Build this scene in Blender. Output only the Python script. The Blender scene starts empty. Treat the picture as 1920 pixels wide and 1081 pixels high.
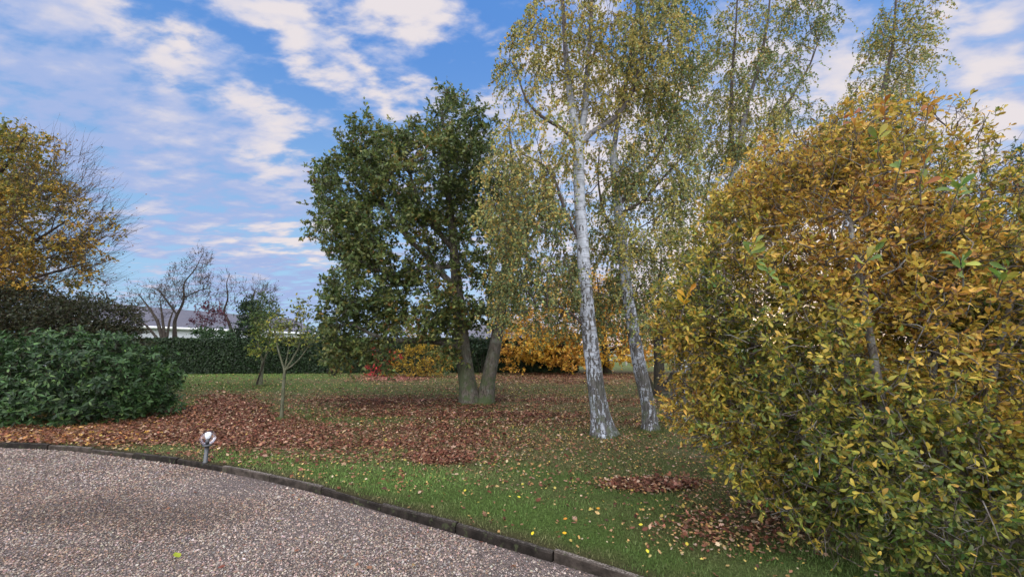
import bpy, math, random
import numpy as np
from mathutils import Vector
R = np.random.default_rng(7)
random.seed(7)
S = bpy.context.scene
COL = S.collection

# ------------------------------------------------------------------ camera
F = 746.7                      # focal length in photo pixels (1920 wide)
PITCH = math.radians(8.2)
CAMZ = 1.6
cam_d = bpy.data.cameras.new('camera')
cam = bpy.data.objects.new('camera', cam_d)
COL.objects.link(cam)
cam.location = (0, 0, CAMZ)
cam.rotation_euler = (math.pi / 2 + PITCH, 0, 0)
cam_d.sensor_width = 36
cam_d.lens = F / 1920 * 36
cam_d.clip_start = 0.05
cam_d.clip_end = 3000
S.camera = cam
CP, SP = math.cos(PITCH), math.sin(PITCH)

def ray(px, py):
    a = (px - 960) / F; b = (540.5 - py) / F
    return np.array([a, CP - b * SP, SP + b * CP])
def P(px, py, Y):              # the point at depth Y that stands at a photo position
    d = ray(px, py); return np.array([0, 0, CAMZ]) + d * (Y / d[1])
def G(px, py, z=0.0):          # the ground point under a photo position
    d = ray(px, py); return np.array([0, 0, CAMZ]) + d * ((z - CAMZ) / d[2])
def proj(X, Y, Z):             # world -> photo pixels (used only to lay out litter and moss by area)
    z = Z - CAMZ
    f = Y * CP + z * SP; u = -Y * SP + z * CP
    f = np.maximum(f, .05)
    return 960 + F * X / f, 540.5 - F * u / f

# ------------------------------------------------------------------ view
S.view_settings.view_transform = 'Standard'
S.view_settings.look = 'None'
S.view_settings.gamma = 1
S.view_settings.use_curve_mapping = False
S.view_settings.exposure = 0.32

# ------------------------------------------------------------------ world
SUN_AZ = math.radians(32)      # to the right of the view, behind the trees
SUN_EL = math.radians(7)
world = bpy.data.worlds.new('World'); S.world = world
world.use_nodes = True
NT = world.node_tree; NT.nodes.clear()

class NG:                      # small helper for writing node trees
    def __init__(s, nt): s.nt = nt
    def n(s, t, **kw):
        nd = s.nt.nodes.new(t)
        for k, v in kw.items(): setattr(nd, k, v)
        return nd
    def put(s, sock, v):
        if isinstance(v, bpy.types.NodeSocket): s.nt.links.new(v, sock)
        elif v is not None: sock.default_value = v
    def m(s, op, a, b=None, c=None, clamp=False):
        nd = s.n('ShaderNodeMath', operation=op, use_clamp=clamp)
        s.put(nd.inputs[0], a); s.put(nd.inputs[1], b); s.put(nd.inputs[2], c)
        return nd.outputs[0]
    def v(s, op, a, b=None):
        nd = s.n('ShaderNodeVectorMath', operation=op)
        s.put(nd.inputs[0], a); s.put(nd.inputs[1], b)
        return nd.outputs['Value'] if op in ('LENGTH', 'DOT_PRODUCT') else nd.outputs[0]
    def mr(s, x, a, b, c=0.0, d=1.0, smooth=True):
        nd = s.n('ShaderNodeMapRange'); nd.interpolation_type = 'SMOOTHSTEP' if smooth else 'LINEAR'
        s.put(nd.inputs[0], x)
        for i, q in enumerate((a, b, c, d)): s.put(nd.inputs[i + 1], q)
        return nd.outputs[0]
    def mix(s, f, a, b, bt='MIX'):
        nd = s.n('ShaderNodeMix', data_type='RGBA', blend_type=bt)
        s.put(nd.inputs[0], f); s.put(nd.inputs[6], a); s.put(nd.inputs[7], b)
        return nd.outputs[2]
    def noise(s, vec, scale, detail=4, rough=.55, dist=0.0, w=None):
        nd = s.n('ShaderNodeTexNoise'); s.put(nd.inputs['Vector'], vec)
        nd.inputs['Scale'].default_value = scale; nd.inputs['Detail'].default_value = detail
        nd.inputs['Roughness'].default_value = rough; nd.inputs['Distortion'].default_value = dist
        return nd.outputs['Fac']
    def comb(s, x, y, z=0.0):
        nd = s.n('ShaderNodeCombineXYZ')
        for i, q in enumerate((x, y, z)): s.put(nd.inputs[i], q)
        return nd.outputs[0]
    def sep(s, v):
        nd = s.n('ShaderNodeSeparateXYZ'); s.put(nd.inputs[0], v); return nd.outputs

def srgb(r, g, b):
    def f(c):
        c /= 255.0
        return c / 12.92 if c <= .04045 else ((c + .055) / 1.055) ** 2.4
    return (f(r), f(g), f(b), 1.0)

WS = 0.12
g = NG(NT)
tc = g.n('ShaderNodeTexCoord')
dirv = g.v('NORMALIZE', tc.outputs['Generated'])
dx, dy, dz = g.sep(dirv)[:3]
az = g.m('ARCTAN2', dx, dy)
el = g.m('ARCSINE', dz)
zp = g.m('ADD', g.m('MAXIMUM', dz, 0.0), 0.16)
plane = g.comb(g.m('DIVIDE', dx, zp), g.m('DIVIDE', dy, zp), 0.0)
mp = g.n('ShaderNodeMapping'); g.put(mp.inputs['Vector'], plane)
mp.inputs['Rotation'].default_value = (0, 0, math.radians(-28)); mp.inputs['Scale'].default_value = (1.0, 1.9, 1)
mp2 = g.n('ShaderNodeMapping'); g.put(mp2.inputs['Vector'], plane)
mp2.inputs['Rotation'].default_value = (0, 0, math.radians(35)); mp2.inputs['Scale'].default_value = (1.0, 1.7, 1)
n1 = g.noise(mp.outputs[0], 1.15, 6, .58, .35)
n2 = g.noise(mp2.outputs[0], 6.5, 7, .55, .1)
n3 = g.noise(mp.outputs[0], 2.6, 5, .55, .3)
def azel(px, py):
    d = ray(px, py); d = d / np.linalg.norm(d)
    return math.atan2(d[0], d[1]), math.asin(d[2])
def blob_field(lst):
    acc = None
    for px, py, rx, ry, rot, amp in lst:
        a, e = azel(px, py)
        ax, _ = azel(px + rx, py); _, ey = azel(px, py - ry)
        nd = g.n('ShaderNodeMapping', vector_type='TEXTURE')
        g.put(nd.inputs['Vector'], azelv)
        nd.inputs['Location'].default_value = (a, e, 0)
        nd.inputs['Rotation'].default_value = (0, 0, math.radians(rot))
        nd.inputs['Scale'].default_value = (abs(ax - a), abs(ey - e), 1)
        L = g.v('LENGTH', nd.outputs[0])
        t = g.mr(L, 0.0, 1.6, amp, 0.0)
        acc = t if acc is None else g.m('ADD', acc, t)
    return acc
wn = g.n('ShaderNodeTexNoise'); g.put(wn.inputs['Vector'], mp.outputs[0]); wn.inputs['Scale'].default_value = 3.0; wn.inputs['Detail'].default_value = 5
warp = g.v('SCALE', g.v('SUBTRACT', wn.outputs['Color'], (0.5, 0.5, 0.5)))
warp.node.inputs['Scale'].default_value = 0.22
azelv = g.v('ADD', g.comb(az, el, 0.0), warp)
cover = blob_field([
    (150, 60, 260, 110, 0, .30), (110, 230, 170, 120, 0, .26), (430, 330, 190, 110, -8, .34), (380, 470, 240, 55, 0, .28),
    (560, 560, 160, 50, 0, .25), (520, 15, 130, 45, 0, .30), (745, 25, 110, 55, 10, .34), (540, 105, 120, 34, -14, .26),
    (690, 165, 90, 24, -32, .24), (330, 140, 50, 50, -30, .24), (430, 150, 60, 36, -20, .16), (450, 235, 150, 34, 6, .24),
    (810, 165, 75, 28, 10, .30), (690, 60, 70, 40, 0, .10), (1150, 200, 260, 260, 0, .22), (1500, 200, 180, 200, 0, .22),
    (1850, 60, 190, 90, 12, .42), (1860, 140, 110, 40, 14, .24), (1860, 260, 190, 70, 10, .42), (1700, 330, 200, 60, 0, .22), (1150, 520, 300, 90, 0, .25),
    (890, 110, 90, 110, 0, -.34), (620, 60, 50, 40, 0, -.20), (370, 200, 110, 30, -10, -.16), (610, 262, 80, 45, 0, -.20), (220, 260, 70, 40, 0, -.10),
    (240, 505, 150, 26, 0, -.30), (360, 575, 160, 20, 0, -.24), (1290, 70, 60, 60, 0, -.30), (1880, 195, 100, 18, 10, -.28), (560, 170, 120, 20, -15, -.2)])
dens = g.m('ADD', g.m('ADD', g.m('MULTIPLY', n1, .5), g.m('MULTIPLY', n2, 1.7)), g.m('MULTIPLY', cover, .75))
mask = g.mr(dens, 0.92, 1.36)
bright_b = blob_field([
    (270, 40, 120, 45, 0, .55), (330, 135, 55, 55, -30, .6), (520, 15, 120, 40, 0, .55), (745, 25, 110, 55, 10, .7), (540, 105, 110, 30, -14, .6), (700, 170, 90, 24, -32, .6),
    (500, 225, 90, 40, 0, .4), (515, 300, 70, 45, 20, .5), (540, 455, 150, 22, 4, .5), (810, 160, 70, 28, 10, .7), (1100, 300, 300, 300, 0, .45), (1500, 350, 300, 300, 0, .5),
    (1830, 40, 90, 40, 12, .6), (1850, 130, 80, 30, 14, .5), (1830, 260, 100, 50, 10, .6), (1430, 620, 200, 60, 0, .6),
    (110, 230, 150, 100, 0, -.35), (420, 370, 170, 60, 0, -.15), (560, 570, 160, 50, 0, -.45), (60, 80, 90, 60, 0, -.15)])
lit = g.mr(g.m('ADD', g.m('ADD', g.m('MULTIPLY', n3, .7), g.m('MULTIPLY', n2, 1.5)), bright_b), 0.95, 1.75)
K = 1.0 / WS
def sc(c, k=1.0): return (c[0] * K * k, c[1] * K * k, c[2] * K * k, 1)
cloud = g.mix(lit, sc(srgb(150, 168, 208)), sc(srgb(212, 205, 208)))
low = g.mr(el, 0.0, 0.75, 0, 1)
clear = g.mix(low, sc(srgb(156, 198, 236)), sc(srgb(80, 138, 216)))
sky = g.n('ShaderNodeTexSky'); sky.sky_type = 'NISHITA'; sky.sun_disc = False
sky.sun_elevation = SUN_EL; sky.sun_rotation = SUN_AZ
clear = g.mix(.25, clear, sky.outputs[0])
colr = g.mix(mask, clear, cloud)
# warm glow where the low sun stands behind the trees
sd = (math.sin(SUN_AZ) * math.cos(math.radians(1.5)), math.cos(SUN_AZ) * math.cos(math.radians(1.5)), math.sin(math.radians(1.5)))
cd = g.v('DOT_PRODUCT', dirv, sd)
glow = g.mr(cd, .93, 1.0)
colr = g.mix(g.m('MULTIPLY', glow, .75), colr, sc((1.0, .80, .62, 1), 1.05))
disc = g.mr(cd, .9985, .9998)
colr = g.mix(disc, colr, sc((1, .72, .42, 1), 5.0))
# fill light added: unseen sky overhead and behind the viewer made brighter
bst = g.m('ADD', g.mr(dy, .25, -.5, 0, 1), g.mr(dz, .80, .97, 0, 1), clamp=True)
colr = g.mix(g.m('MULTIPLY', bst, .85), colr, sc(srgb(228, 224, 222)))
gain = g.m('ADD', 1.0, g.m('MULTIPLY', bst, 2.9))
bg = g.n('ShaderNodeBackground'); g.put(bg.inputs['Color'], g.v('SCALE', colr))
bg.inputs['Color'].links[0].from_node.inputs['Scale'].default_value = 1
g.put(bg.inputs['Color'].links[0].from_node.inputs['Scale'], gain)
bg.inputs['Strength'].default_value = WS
wo = g.n('ShaderNodeOutputWorld'); g.put(wo.inputs[0], bg.outputs[0])
world.cycles.sampling_method = 'MANUAL'; world.cycles.sample_map_resolution = 512

# ------------------------------------------------------------------ sun
sl = bpy.data.lights.new('sun', 'SUN'); sl.energy = 1.3; sl.angle = math.radians(10); sl.color = (1, .86, .70)
so = bpy.data.objects.new('sun', sl); COL.objects.link(so)
so.rotation_euler = Vector((-math.sin(SUN_AZ) * math.cos(SUN_EL), -math.cos(SUN_AZ) * math.cos(SUN_EL), -math.sin(SUN_EL))).to_track_quat('-Z', 'Y').to_euler()
so.location = (10, 15, 20)

# ================================================================== materials
def new_mat(name):
    m = bpy.data.materials.new(name); m.use_nodes = True
    nt = m.node_tree; nt.nodes.clear()
    gg = NG(nt)
    out = gg.n('ShaderNodeOutputMaterial')
    return m, gg, out
def principled(gg, col, rough=.6, spec=.3, normal=None):
    p = gg.n('ShaderNodeBsdfPrincipled')
    gg.put(p.inputs['Base Color'], col); gg.put(p.inputs['Roughness'], rough)
    p.inputs['Specular IOR Level'].default_value = spec
    if normal is not None: gg.put(p.inputs['Normal'], normal)
    return p
def bump(gg, h, strength=.5, dist=.01):
    b = gg.n('ShaderNodeBump'); gg.put(b.inputs['Height'], h)
    b.inputs['Strength'].default_value = strength; b.inputs['Distance'].default_value = dist
    return b.outputs[0]
def objco(gg):
    return gg.n('ShaderNodeTexCoord').outputs['Object']
def leaf_mat(name, trans=.3, rough=.45, spec=.35):
    m, gg, out = new_mat(name)
    at = gg.n('ShaderNodeAttribute'); at.attribute_name = 'Col'
    p = principled(gg, at.outputs['Color'], rough, spec)
    t = gg.n('ShaderNodeBsdfTranslucent'); gg.put(t.inputs[0], at.outputs['Color'])
    mx = gg.n('ShaderNodeMixShader'); mx.inputs[0].default_value = trans
    gg.put(mx.inputs[1], p.outputs[0]); gg.put(mx.inputs[2], t.outputs[0])
    gg.put(out.inputs[0], mx.outputs[0])
    return m
M_leaf = leaf_mat('leaf', .38)
M_gloss = leaf_mat('glossy_leaf', .18, .5, .3)
M_dry = leaf_mat('dry_leaf', .12, .7, .2)
M_grass = leaf_mat('grass_blade', .25, .6, .2)

def attr_mat(name, rough=.8, spec=.2, bscale=60, bstr=.4):
    m, gg, out = new_mat(name)
    at = gg.n('ShaderNodeAttribute'); at.attribute_name = 'Col'
    n = gg.noise(objco(gg), bscale, 5, .6)
    c = gg.mix(1.0, at.outputs['Color'], gg.mix(n, (.55, .55, .55, 1), (1.35, 1.35, 1.35, 1)), 'MULTIPLY')
    gg.put(out.inputs[0], principled(gg, c, rough, spec, bump(gg, n, bstr, .01)).outputs[0])
    return m
M_stone = attr_mat('pebble', .75, .25, 90, .3)

def bark(name, c1, c2, c3, moss=0.0, sx=9, sz=1.4, lichen=(.16, .17, .145, 1)):
    m, gg, out = new_mat(name)
    co = objco(gg)
    mpn = gg.n('ShaderNodeMapping'); gg.put(mpn.inputs[0], co); mpn.inputs['Scale'].default_value = (sx, sx, sz)
    r = gg.noise(mpn.outputs[0], 3.2, 7, .7, .6)
    s = gg.mr(r, .35, .62)
    c = gg.mix(s, c1, c2)
    l = gg.mr(gg.noise(co, 5, 6, .65), .5, .66)
    c = gg.mix(gg.m('MULTIPLY', l, .6), c, lichen)
    if moss:
        z = gg.sep(co)[2]
        k = gg.m('MULTIPLY', gg.mr(gg.noise(co, 4, 5, .6), .42, .6), gg.mr(z, 2.2, .1, 0, moss))
        c = gg.mix(k, c, (.055, .075, .03, 1))
    gg.put(out.inputs[0], principled(gg, c, .85, .15, bump(gg, r, .9, .02)).outputs[0])
    return m
M_oakbark = bark('oak_bark', (.030, .025, .020, 1), (.125, .108, .09, 1), None, .9, 14, 1.6)
M_darkbark = bark('dark_bark', (.018, .014, .012, 1), (.055, .045, .038, 1), None, .3, lichen=(.07, .07, .055, 1))
M_youngbark = bark('young_bark', (.045, .05, .03, 1), (.13, .13, .085, 1), None, .3)
M_twig = bark('twig_bark', (.045, .034, .028, 1), (.10, .078, .06, 1), None)
M_magbark = bark('lichened_bark', (.07, .055, .045, 1), (.20, .18, .16, 1), None, lichen=(.38, .40, .38, 1))

def birch_mat():
    m, gg, out = new_mat('birch_bark')
    co = objco(gg)
    z = gg.sep(co)[2]
    # horizontal lenticels
    a = gg.n('ShaderNodeMapping'); gg.put(a.inputs[0], co); a.inputs['Scale'].default_value = (1.6, 1.6, 22)
    len_ = gg.mr(gg.noise(a.outputs[0], 2.2, 3, .55, .2), .56, .62)
    # long dark fissures, heavier at the foot
    b = gg.n('ShaderNodeMapping'); gg.put(b.inputs[0], co); b.inputs['Scale'].default_value = (9, 9, 3.0)
    fn = gg.m('ADD', gg.m('MULTIPLY', gg.noise(b.outputs[0], 1.9, 6, .62, .8), .72), gg.m('MULTIPLY', gg.noise(co, 26, 5, .7, .4), .28))
    big = gg.noise(co, 1.6, 2, .5)
    thr = gg.m('ADD', gg.mr(z, .0, 5.5, .455, .60, False), gg.m('MULTIPLY', gg.m('SUBTRACT', big, .5), .30))
    fis = gg.mr(gg.m('SUBTRACT', fn, thr), -.008, .012)
    c_n = gg.noise(co, 7, 5, .6)
    white = gg.mix(gg.mr(c_n, .3, .7), (.42, .455, .52, 1), (.24, .26, .29, 1))
    f2 = gg.n('ShaderNodeMapping'); gg.put(f2.inputs[0], co); f2.inputs['Scale'].default_value = (22, 22, 3.5)
    fb = gg.noise(f2.outputs[0], 2.2, 6, .7, .3)
    dark = gg.mix(gg.mr(fb, .35, .65), (.028, .025, .023, 1), (.13, .125, .12, 1))
    c = gg.mix(gg.m('MULTIPLY', len_, .8), white, (.12, .10, .09, 1))
    c = gg.mix(fis, c, dark)
    moss = gg.m('MULTIPLY', gg.mr(gg.noise(co, 6, 5, .6), .48, .6), gg.mr(z, 1.3, 0, 0, .6))
    c = gg.mix(moss, c, (.09, .11, .06, 1))
    at = gg.n('ShaderNodeAttribute'); at.attribute_name = 'Col'
    thin = gg.mr(gg.sep(at.outputs['Vector'])[0], .035, .085)
    c = gg.mix(thin, (.075, .058, .05, 1), c)
    h = gg.m('SUBTRACT', gg.m('MULTIPLY', fb, .4), gg.m('MULTIPLY', fis, .6))
    gg.put(out.inputs[0], principled(gg, c, .7, .25, bump(gg, h, .8, .02)).outputs[0])
    return m
M_birch = birch_mat()

# ================================================================== mesh building
class MB:
    def __init__(s): s.v = []; s.f = []; s.c = []; s.m = []; s.sm = []; s.n = 0
    def add(s, v, f, col=(.5, .5, .5), mi=0, smooth=False):
        v = np.asarray(v, float).reshape(-1, 3); f = np.asarray(f, np.int64)
        if len(v) == 0: return
        c = np.asarray(col, float)
        if c.ndim == 1: c = np.tile(c[:3], (len(v), 1))
        s.v.append(v); s.f.append(f + s.n); s.c.append(c); s.m.append(np.full(len(f), mi)); s.sm.append(np.full(len(f), smooth))
        s.n += len(v)
    def mesh(s, name, mats, origin=(0, 0, 0)):
        me = bpy.data.meshes.new(name)
        V = np.concatenate(s.v) - np.asarray(origin, float); C = np.concatenate(s.c)
        me.vertices.add(len(V)); me.vertices.foreach_set('co', V.astype(np.float32).ravel())
        sizes = np.concatenate([np.full(len(f), f.shape[1]) for f in s.f])
        idx = np.concatenate([f.ravel() for f in s.f])
        me.loops.add(len(idx)); me.loops.foreach_set('vertex_index', idx.astype(np.int32))
        me.polygons.add(len(sizes))
        st = np.concatenate([[0], np.cumsum(sizes)[:-1]])
        me.polygons.foreach_set('loop_start', st.astype(np.int32))
        for m in mats: me.materials.append(m)
        me.polygons.foreach_set('material_index', np.concatenate(s.m).astype(np.int32))
        me.polygons.foreach_set('use_smooth', np.concatenate(s.sm))
        at = me.color_attributes.new('Col', 'FLOAT_COLOR', 'POINT')
        at.data.foreach_set('color', np.hstack([C, np.ones((len(C), 1))]).astype(np.float32).ravel())
        me.update(calc_edges=True); me.validate()
        return me
    def obj(s, name, mats, parent=None, origin=None):
        if origin is None: origin = parent.location if parent is not None else (0, 0, 0)
        if not isinstance(mats, (list, tuple)): mats = [mats]
        o = bpy.data.objects.new(name, s.mesh(name, mats, tuple(origin)))
        COL.objects.link(o)
        if parent is not None: o.parent = parent
        else: o.location = origin
        return o
def tag(o, label=None, cat=None, group=None, kind=None):
    for k, v in (('label', label), ('category', cat), ('group', group), ('kind', kind)):
        if v: o[k] = v
    return o
def thing(name, loc, label, cat, group=None):
    o = bpy.data.objects.new(name, None); o.empty_display_size = .2; COL.objects.link(o)
    o.location = tuple(loc); return tag(o, label, cat, group)

def norm(a): return a / np.maximum(np.linalg.norm(a, axis=-1, keepdims=True), 1e-9)
def vnoise(p, seed=0, f=1.0):  # smooth value in about -1..1
    r = np.random.default_rng(seed)
    s = 0
    for i in range(6):
        k = r.normal(size=3) * f * (1 + .5 * i); s = s + np.sin(p @ k + r.uniform(0, 6.28)) / (1 + .35 * i)
    return s / 2.6

def frames(T):                 # side vectors along a path
    ref = np.array([0, 1., 0]) if abs(T[0][1]) < .8 else np.array([1., 0, 0])
    A = np.zeros_like(T); B = np.zeros_like(T)
    a = ref
    for i in range(len(T)):
        a = a - T[i] * (a @ T[i]); a = a / max(np.linalg.norm(a), 1e-9)
        A[i] = a; B[i] = np.cross(T[i], a)
    return A, B
def sweep(mb, pts, rad, sides, rough=0.0, flare=0.0, mi=0, col=(.5, .5, .5), seed=0, cap=True):
    pts = np.asarray(pts, float); rad = np.asarray(rad, float)
    T = norm(np.gradient(pts, axis=0)); A, B = frames(T)
    th = np.linspace(0, 2 * np.pi, sides, endpoint=False)
    rr = np.repeat(rad[:, None], sides, 1)
    if rough or flare:
        s = np.cumsum(np.r_[0, np.linalg.norm(np.diff(pts, axis=0), axis=1)])
        q = np.stack([np.cos(th)[None] * 1.0 + 0 * s[:, None], np.sin(th)[None] + 0 * s[:, None], s[:, None] * 1.3 + 0 * th[None]], -1)
        rr = rr * (1 + rough * vnoise(q * 1.7, seed, 1.3) + rough * .5 * vnoise(q * 5, seed + 1, 1.0))
        if flare:
            lob = .5 + .5 * np.sin(th * 4 + seed) * .6 + .3 * np.sin(th * 7 + 1)
            rr = rr * (1 + flare * np.exp(-s[:, None] / .20) * (.55 + .45 * lob[None]))
    V = pts[:, None] + rr[..., None] * (np.cos(th)[None, :, None] * A[:, None] + np.sin(th)[None, :, None] * B[:, None])
    n = len(pts); i = np.arange(n - 1)[:, None] * sides; j = np.arange(sides)[None]; j2 = (j + 1) % sides
    f = np.stack([i + j, i + j2, i + sides + j2, i + sides + j], -1).reshape(-1, 4)
    mb.add(V.reshape(-1, 3), f, col, mi, True)
    if np.ndim(col) > 1: col = col[-1]
    if cap:
        k = (n - 1) * sides
        mb.add(np.vstack([V[-1], pts[-1:] + T[-1] * rad[-1] * .5]), [[a, (a + 1) % sides, sides] for a in range(sides)], col, mi, True)
def tubes(mb, Pn, r, sides=3, mi=0, col=(.5, .5, .5)):   # many thin twigs at once, Pn (N,K,3), r (N,K)
    N, K, _ = Pn.shape
    if N == 0: return
    T = norm(np.gradient(Pn, axis=1))
    ref = np.where(np.abs(T[..., 2:3]) < .8, np.array([0, 0, 1.]), np.array([1., 0, 0]))
    A = norm(np.cross(T, ref)); B = np.cross(T, A)
    th = np.linspace(0, 2 * np.pi, sides, endpoint=False)
    V = Pn[:, :, None] + r[:, :, None, None] * (np.cos(th)[:, None] * A[:, :, None] + np.sin(th)[:, None] * B[:, :, None])
    base = (np.arange(N) * K * sides)[:, None, None]; i = np.arange(K - 1)[None, :, None] * sides; j = np.arange(sides)[None, None]; j2 = (j + 1) % sides
    f = np.stack([base + i + j, base + i + j2, base + i + sides + j2, base + i + sides + j], -1).reshape(-1, 4)
    mb.add(V.reshape(-1, 3), f, col, mi, True)

# leaf templates: verts (across, along, up) and faces
L_LO = (np.array([[0, 0, 0], [.30, .45, .06], [0, 1, -.03], [-.30, .45, .06]]), np.array([[0, 1, 2], [0, 2, 3]]))
L_OVAL = (np.array([[0, 0, 0], [.20, .25, .05], [.27, .6, .07], [0, 1, -.06], [-.27, .6, .07], [-.20, .25, .05], [0, .5, 0]]),
          np.array([[0, 1, 6], [1, 2, 6], [2, 3, 6], [3, 4, 6], [4, 5, 6], [5, 0, 6]]))
L_OBOV = (np.array([[0, 0, 0], [0, .36, .0], [0, .72, -.02], [0, 1, -.10],
                    [.09, .30, .03], [.20, .58, .05], [.215, .78, .03], [.12, .94, -.05],
                    [-.09, .30, .03], [-.20, .58, .05], [-.215, .78, .03], [-.12, .94, -.05]]),
          np.array([[0, 4, 1, 1], [1, 4, 5, 2], [2, 5, 6, 7], [2, 7, 3, 3], [0, 1, 8, 8], [1, 2, 9, 8], [2, 11, 10, 9], [2, 3, 11, 11]]))
L_LONG = (np.array([[0, 0, 0], [.13, .4, .03], [.12, .75, .02], [0, 1, -.10], [-.12, .75, .02], [-.13, .4, .03], [0, .5, -.01]]),
          np.array([[0, 1, 6], [1, 2, 6], [2, 3, 6], [3, 4, 6], [4, 5, 6], [5, 0, 6]]))
L_OAK = (np.array([[0, 0, 0], [.10, .2, .02], [.30, .33, .06], [.14, .45, .02], [.36, .62, .07], [.14, .72, .02], [.16, .9, 0], [0, 1, -.04],
                   [-.16, .9, 0], [-.14, .72, .02], [-.36, .62, .07], [-.14, .45, .02], [-.30, .33, .06], [-.10, .2, .02], [0, .5, 0]]),
         np.array([[i, (i + 1) % 14, 14] for i in range(14)]))
def tri_faces(f):
    out = []
    for q in f:
        q = list(q)
        if len(q) == 4 and q[2] == q[3]: q = q[:3]
        out += [q] if len(q) == 3 else [[q[0], q[1], q[2]], [q[0], q[2], q[3]]]
    return np.array(out)
L_OBOV = (L_OBOV[0], tri_faces(L_OBOV[1]))
def leaves(mb, pos, axis, nrm, size, col, tpl=L_LO, mi=0, wid=1.0, curl=None, edge=None):
    N = len(pos)
    if N == 0: return
    y = norm(axis); x = norm(np.cross(y, nrm)); z = np.cross(x, y)
    tv, tf = tpl; k = len(tv)
    size = np.broadcast_to(np.asarray(size, float), (N,))
    wid = np.broadcast_to(np.asarray(wid, float), (N,))
    tz = np.repeat(tv[None, :, 2], N, 0)
    if curl is not None: tz = tz + curl[:, None] * ((tv[None, :, 1] - .5) ** 2 * 1.6 + tv[None, :, 0] ** 2 * 1.5)
    V = pos[:, None] + size[:, None, None] * (tv[None, :, 0:1] * wid[:, None, None] * x[:, None] + tv[None, :, 1:2] * y[:, None] + tz[..., None] * z[:, None])
    f = (np.arange(N) * k)[:, None, None] + tf[None]
    C = np.repeat(np.asarray(col)[:, None], k, 1)
    tipk = R.uniform(0, 1, (N, 1)) ** 2 * tv[None, :, 1] ** 2 * .55 + R.normal(0, .07, (N, k))
    C = np.clip(C * (1 - tipk[..., None] * np.array([.55, .8, .8])), .003, .95)
    mb.add(V.reshape(-1, 3), f.reshape(-1, tf.shape[1]), C.reshape(-1, 3), mi, True)
def rdir(n, up=0.0):
    d = R.normal(size=(n, 3)); d[:, 2] += up
    return norm(d)
def palette(n, cols, w, var=.18, field=None, spread=.25):
    """pick colours; neighbouring leaves lean the same way through field (0..1)"""
    cols = np.array(cols, float); w = np.array(w, float); w = w / w.sum(); cw = np.cumsum(w)
    u = R.uniform(0, 1, n) if field is None else np.clip(field + R.normal(0, spread, n), 0, .9999)
    i = np.searchsorted(cw, u).clip(0, len(cols) - 1)
    c = cols[i]
    j = R.integers(0, len(cols), n); c = c * .85 + cols[j] * .15
    return np.clip(c * (1 + R.normal(0, var, (n, 1))) * (1 + R.normal(0, .05, (n, 3))), .004, .9)

# ------------------------------------------------------------------ trees
def blob(px, py, Y, rx, rz, ry):
    c = P(px, py, Y); k = Y / F
    return (c, np.array([rx * k, ry, rz * k]))
def sample_blobs(bl, n, shell=.5, lump=.25, seed=3):
    vol = np.array([np.prod(b[1]) ** .85 for b in bl]); pick = R.choice(len(bl), n, p=vol / vol.sum())
    c = np.array([b[0] for b in bl])[pick]; r = np.array([b[1] for b in bl])[pick]
    d = rdir(n); rad = R.uniform(0, 1, n) ** (1 / 3); rad = rad * (1 - shell) + shell * R.uniform(.75, 1, n)
    rad = rad * (1 + lump * vnoise(d * 2.2 + c * 1.7, seed, 1.0))
    return c + d * r * rad[:, None]

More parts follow.
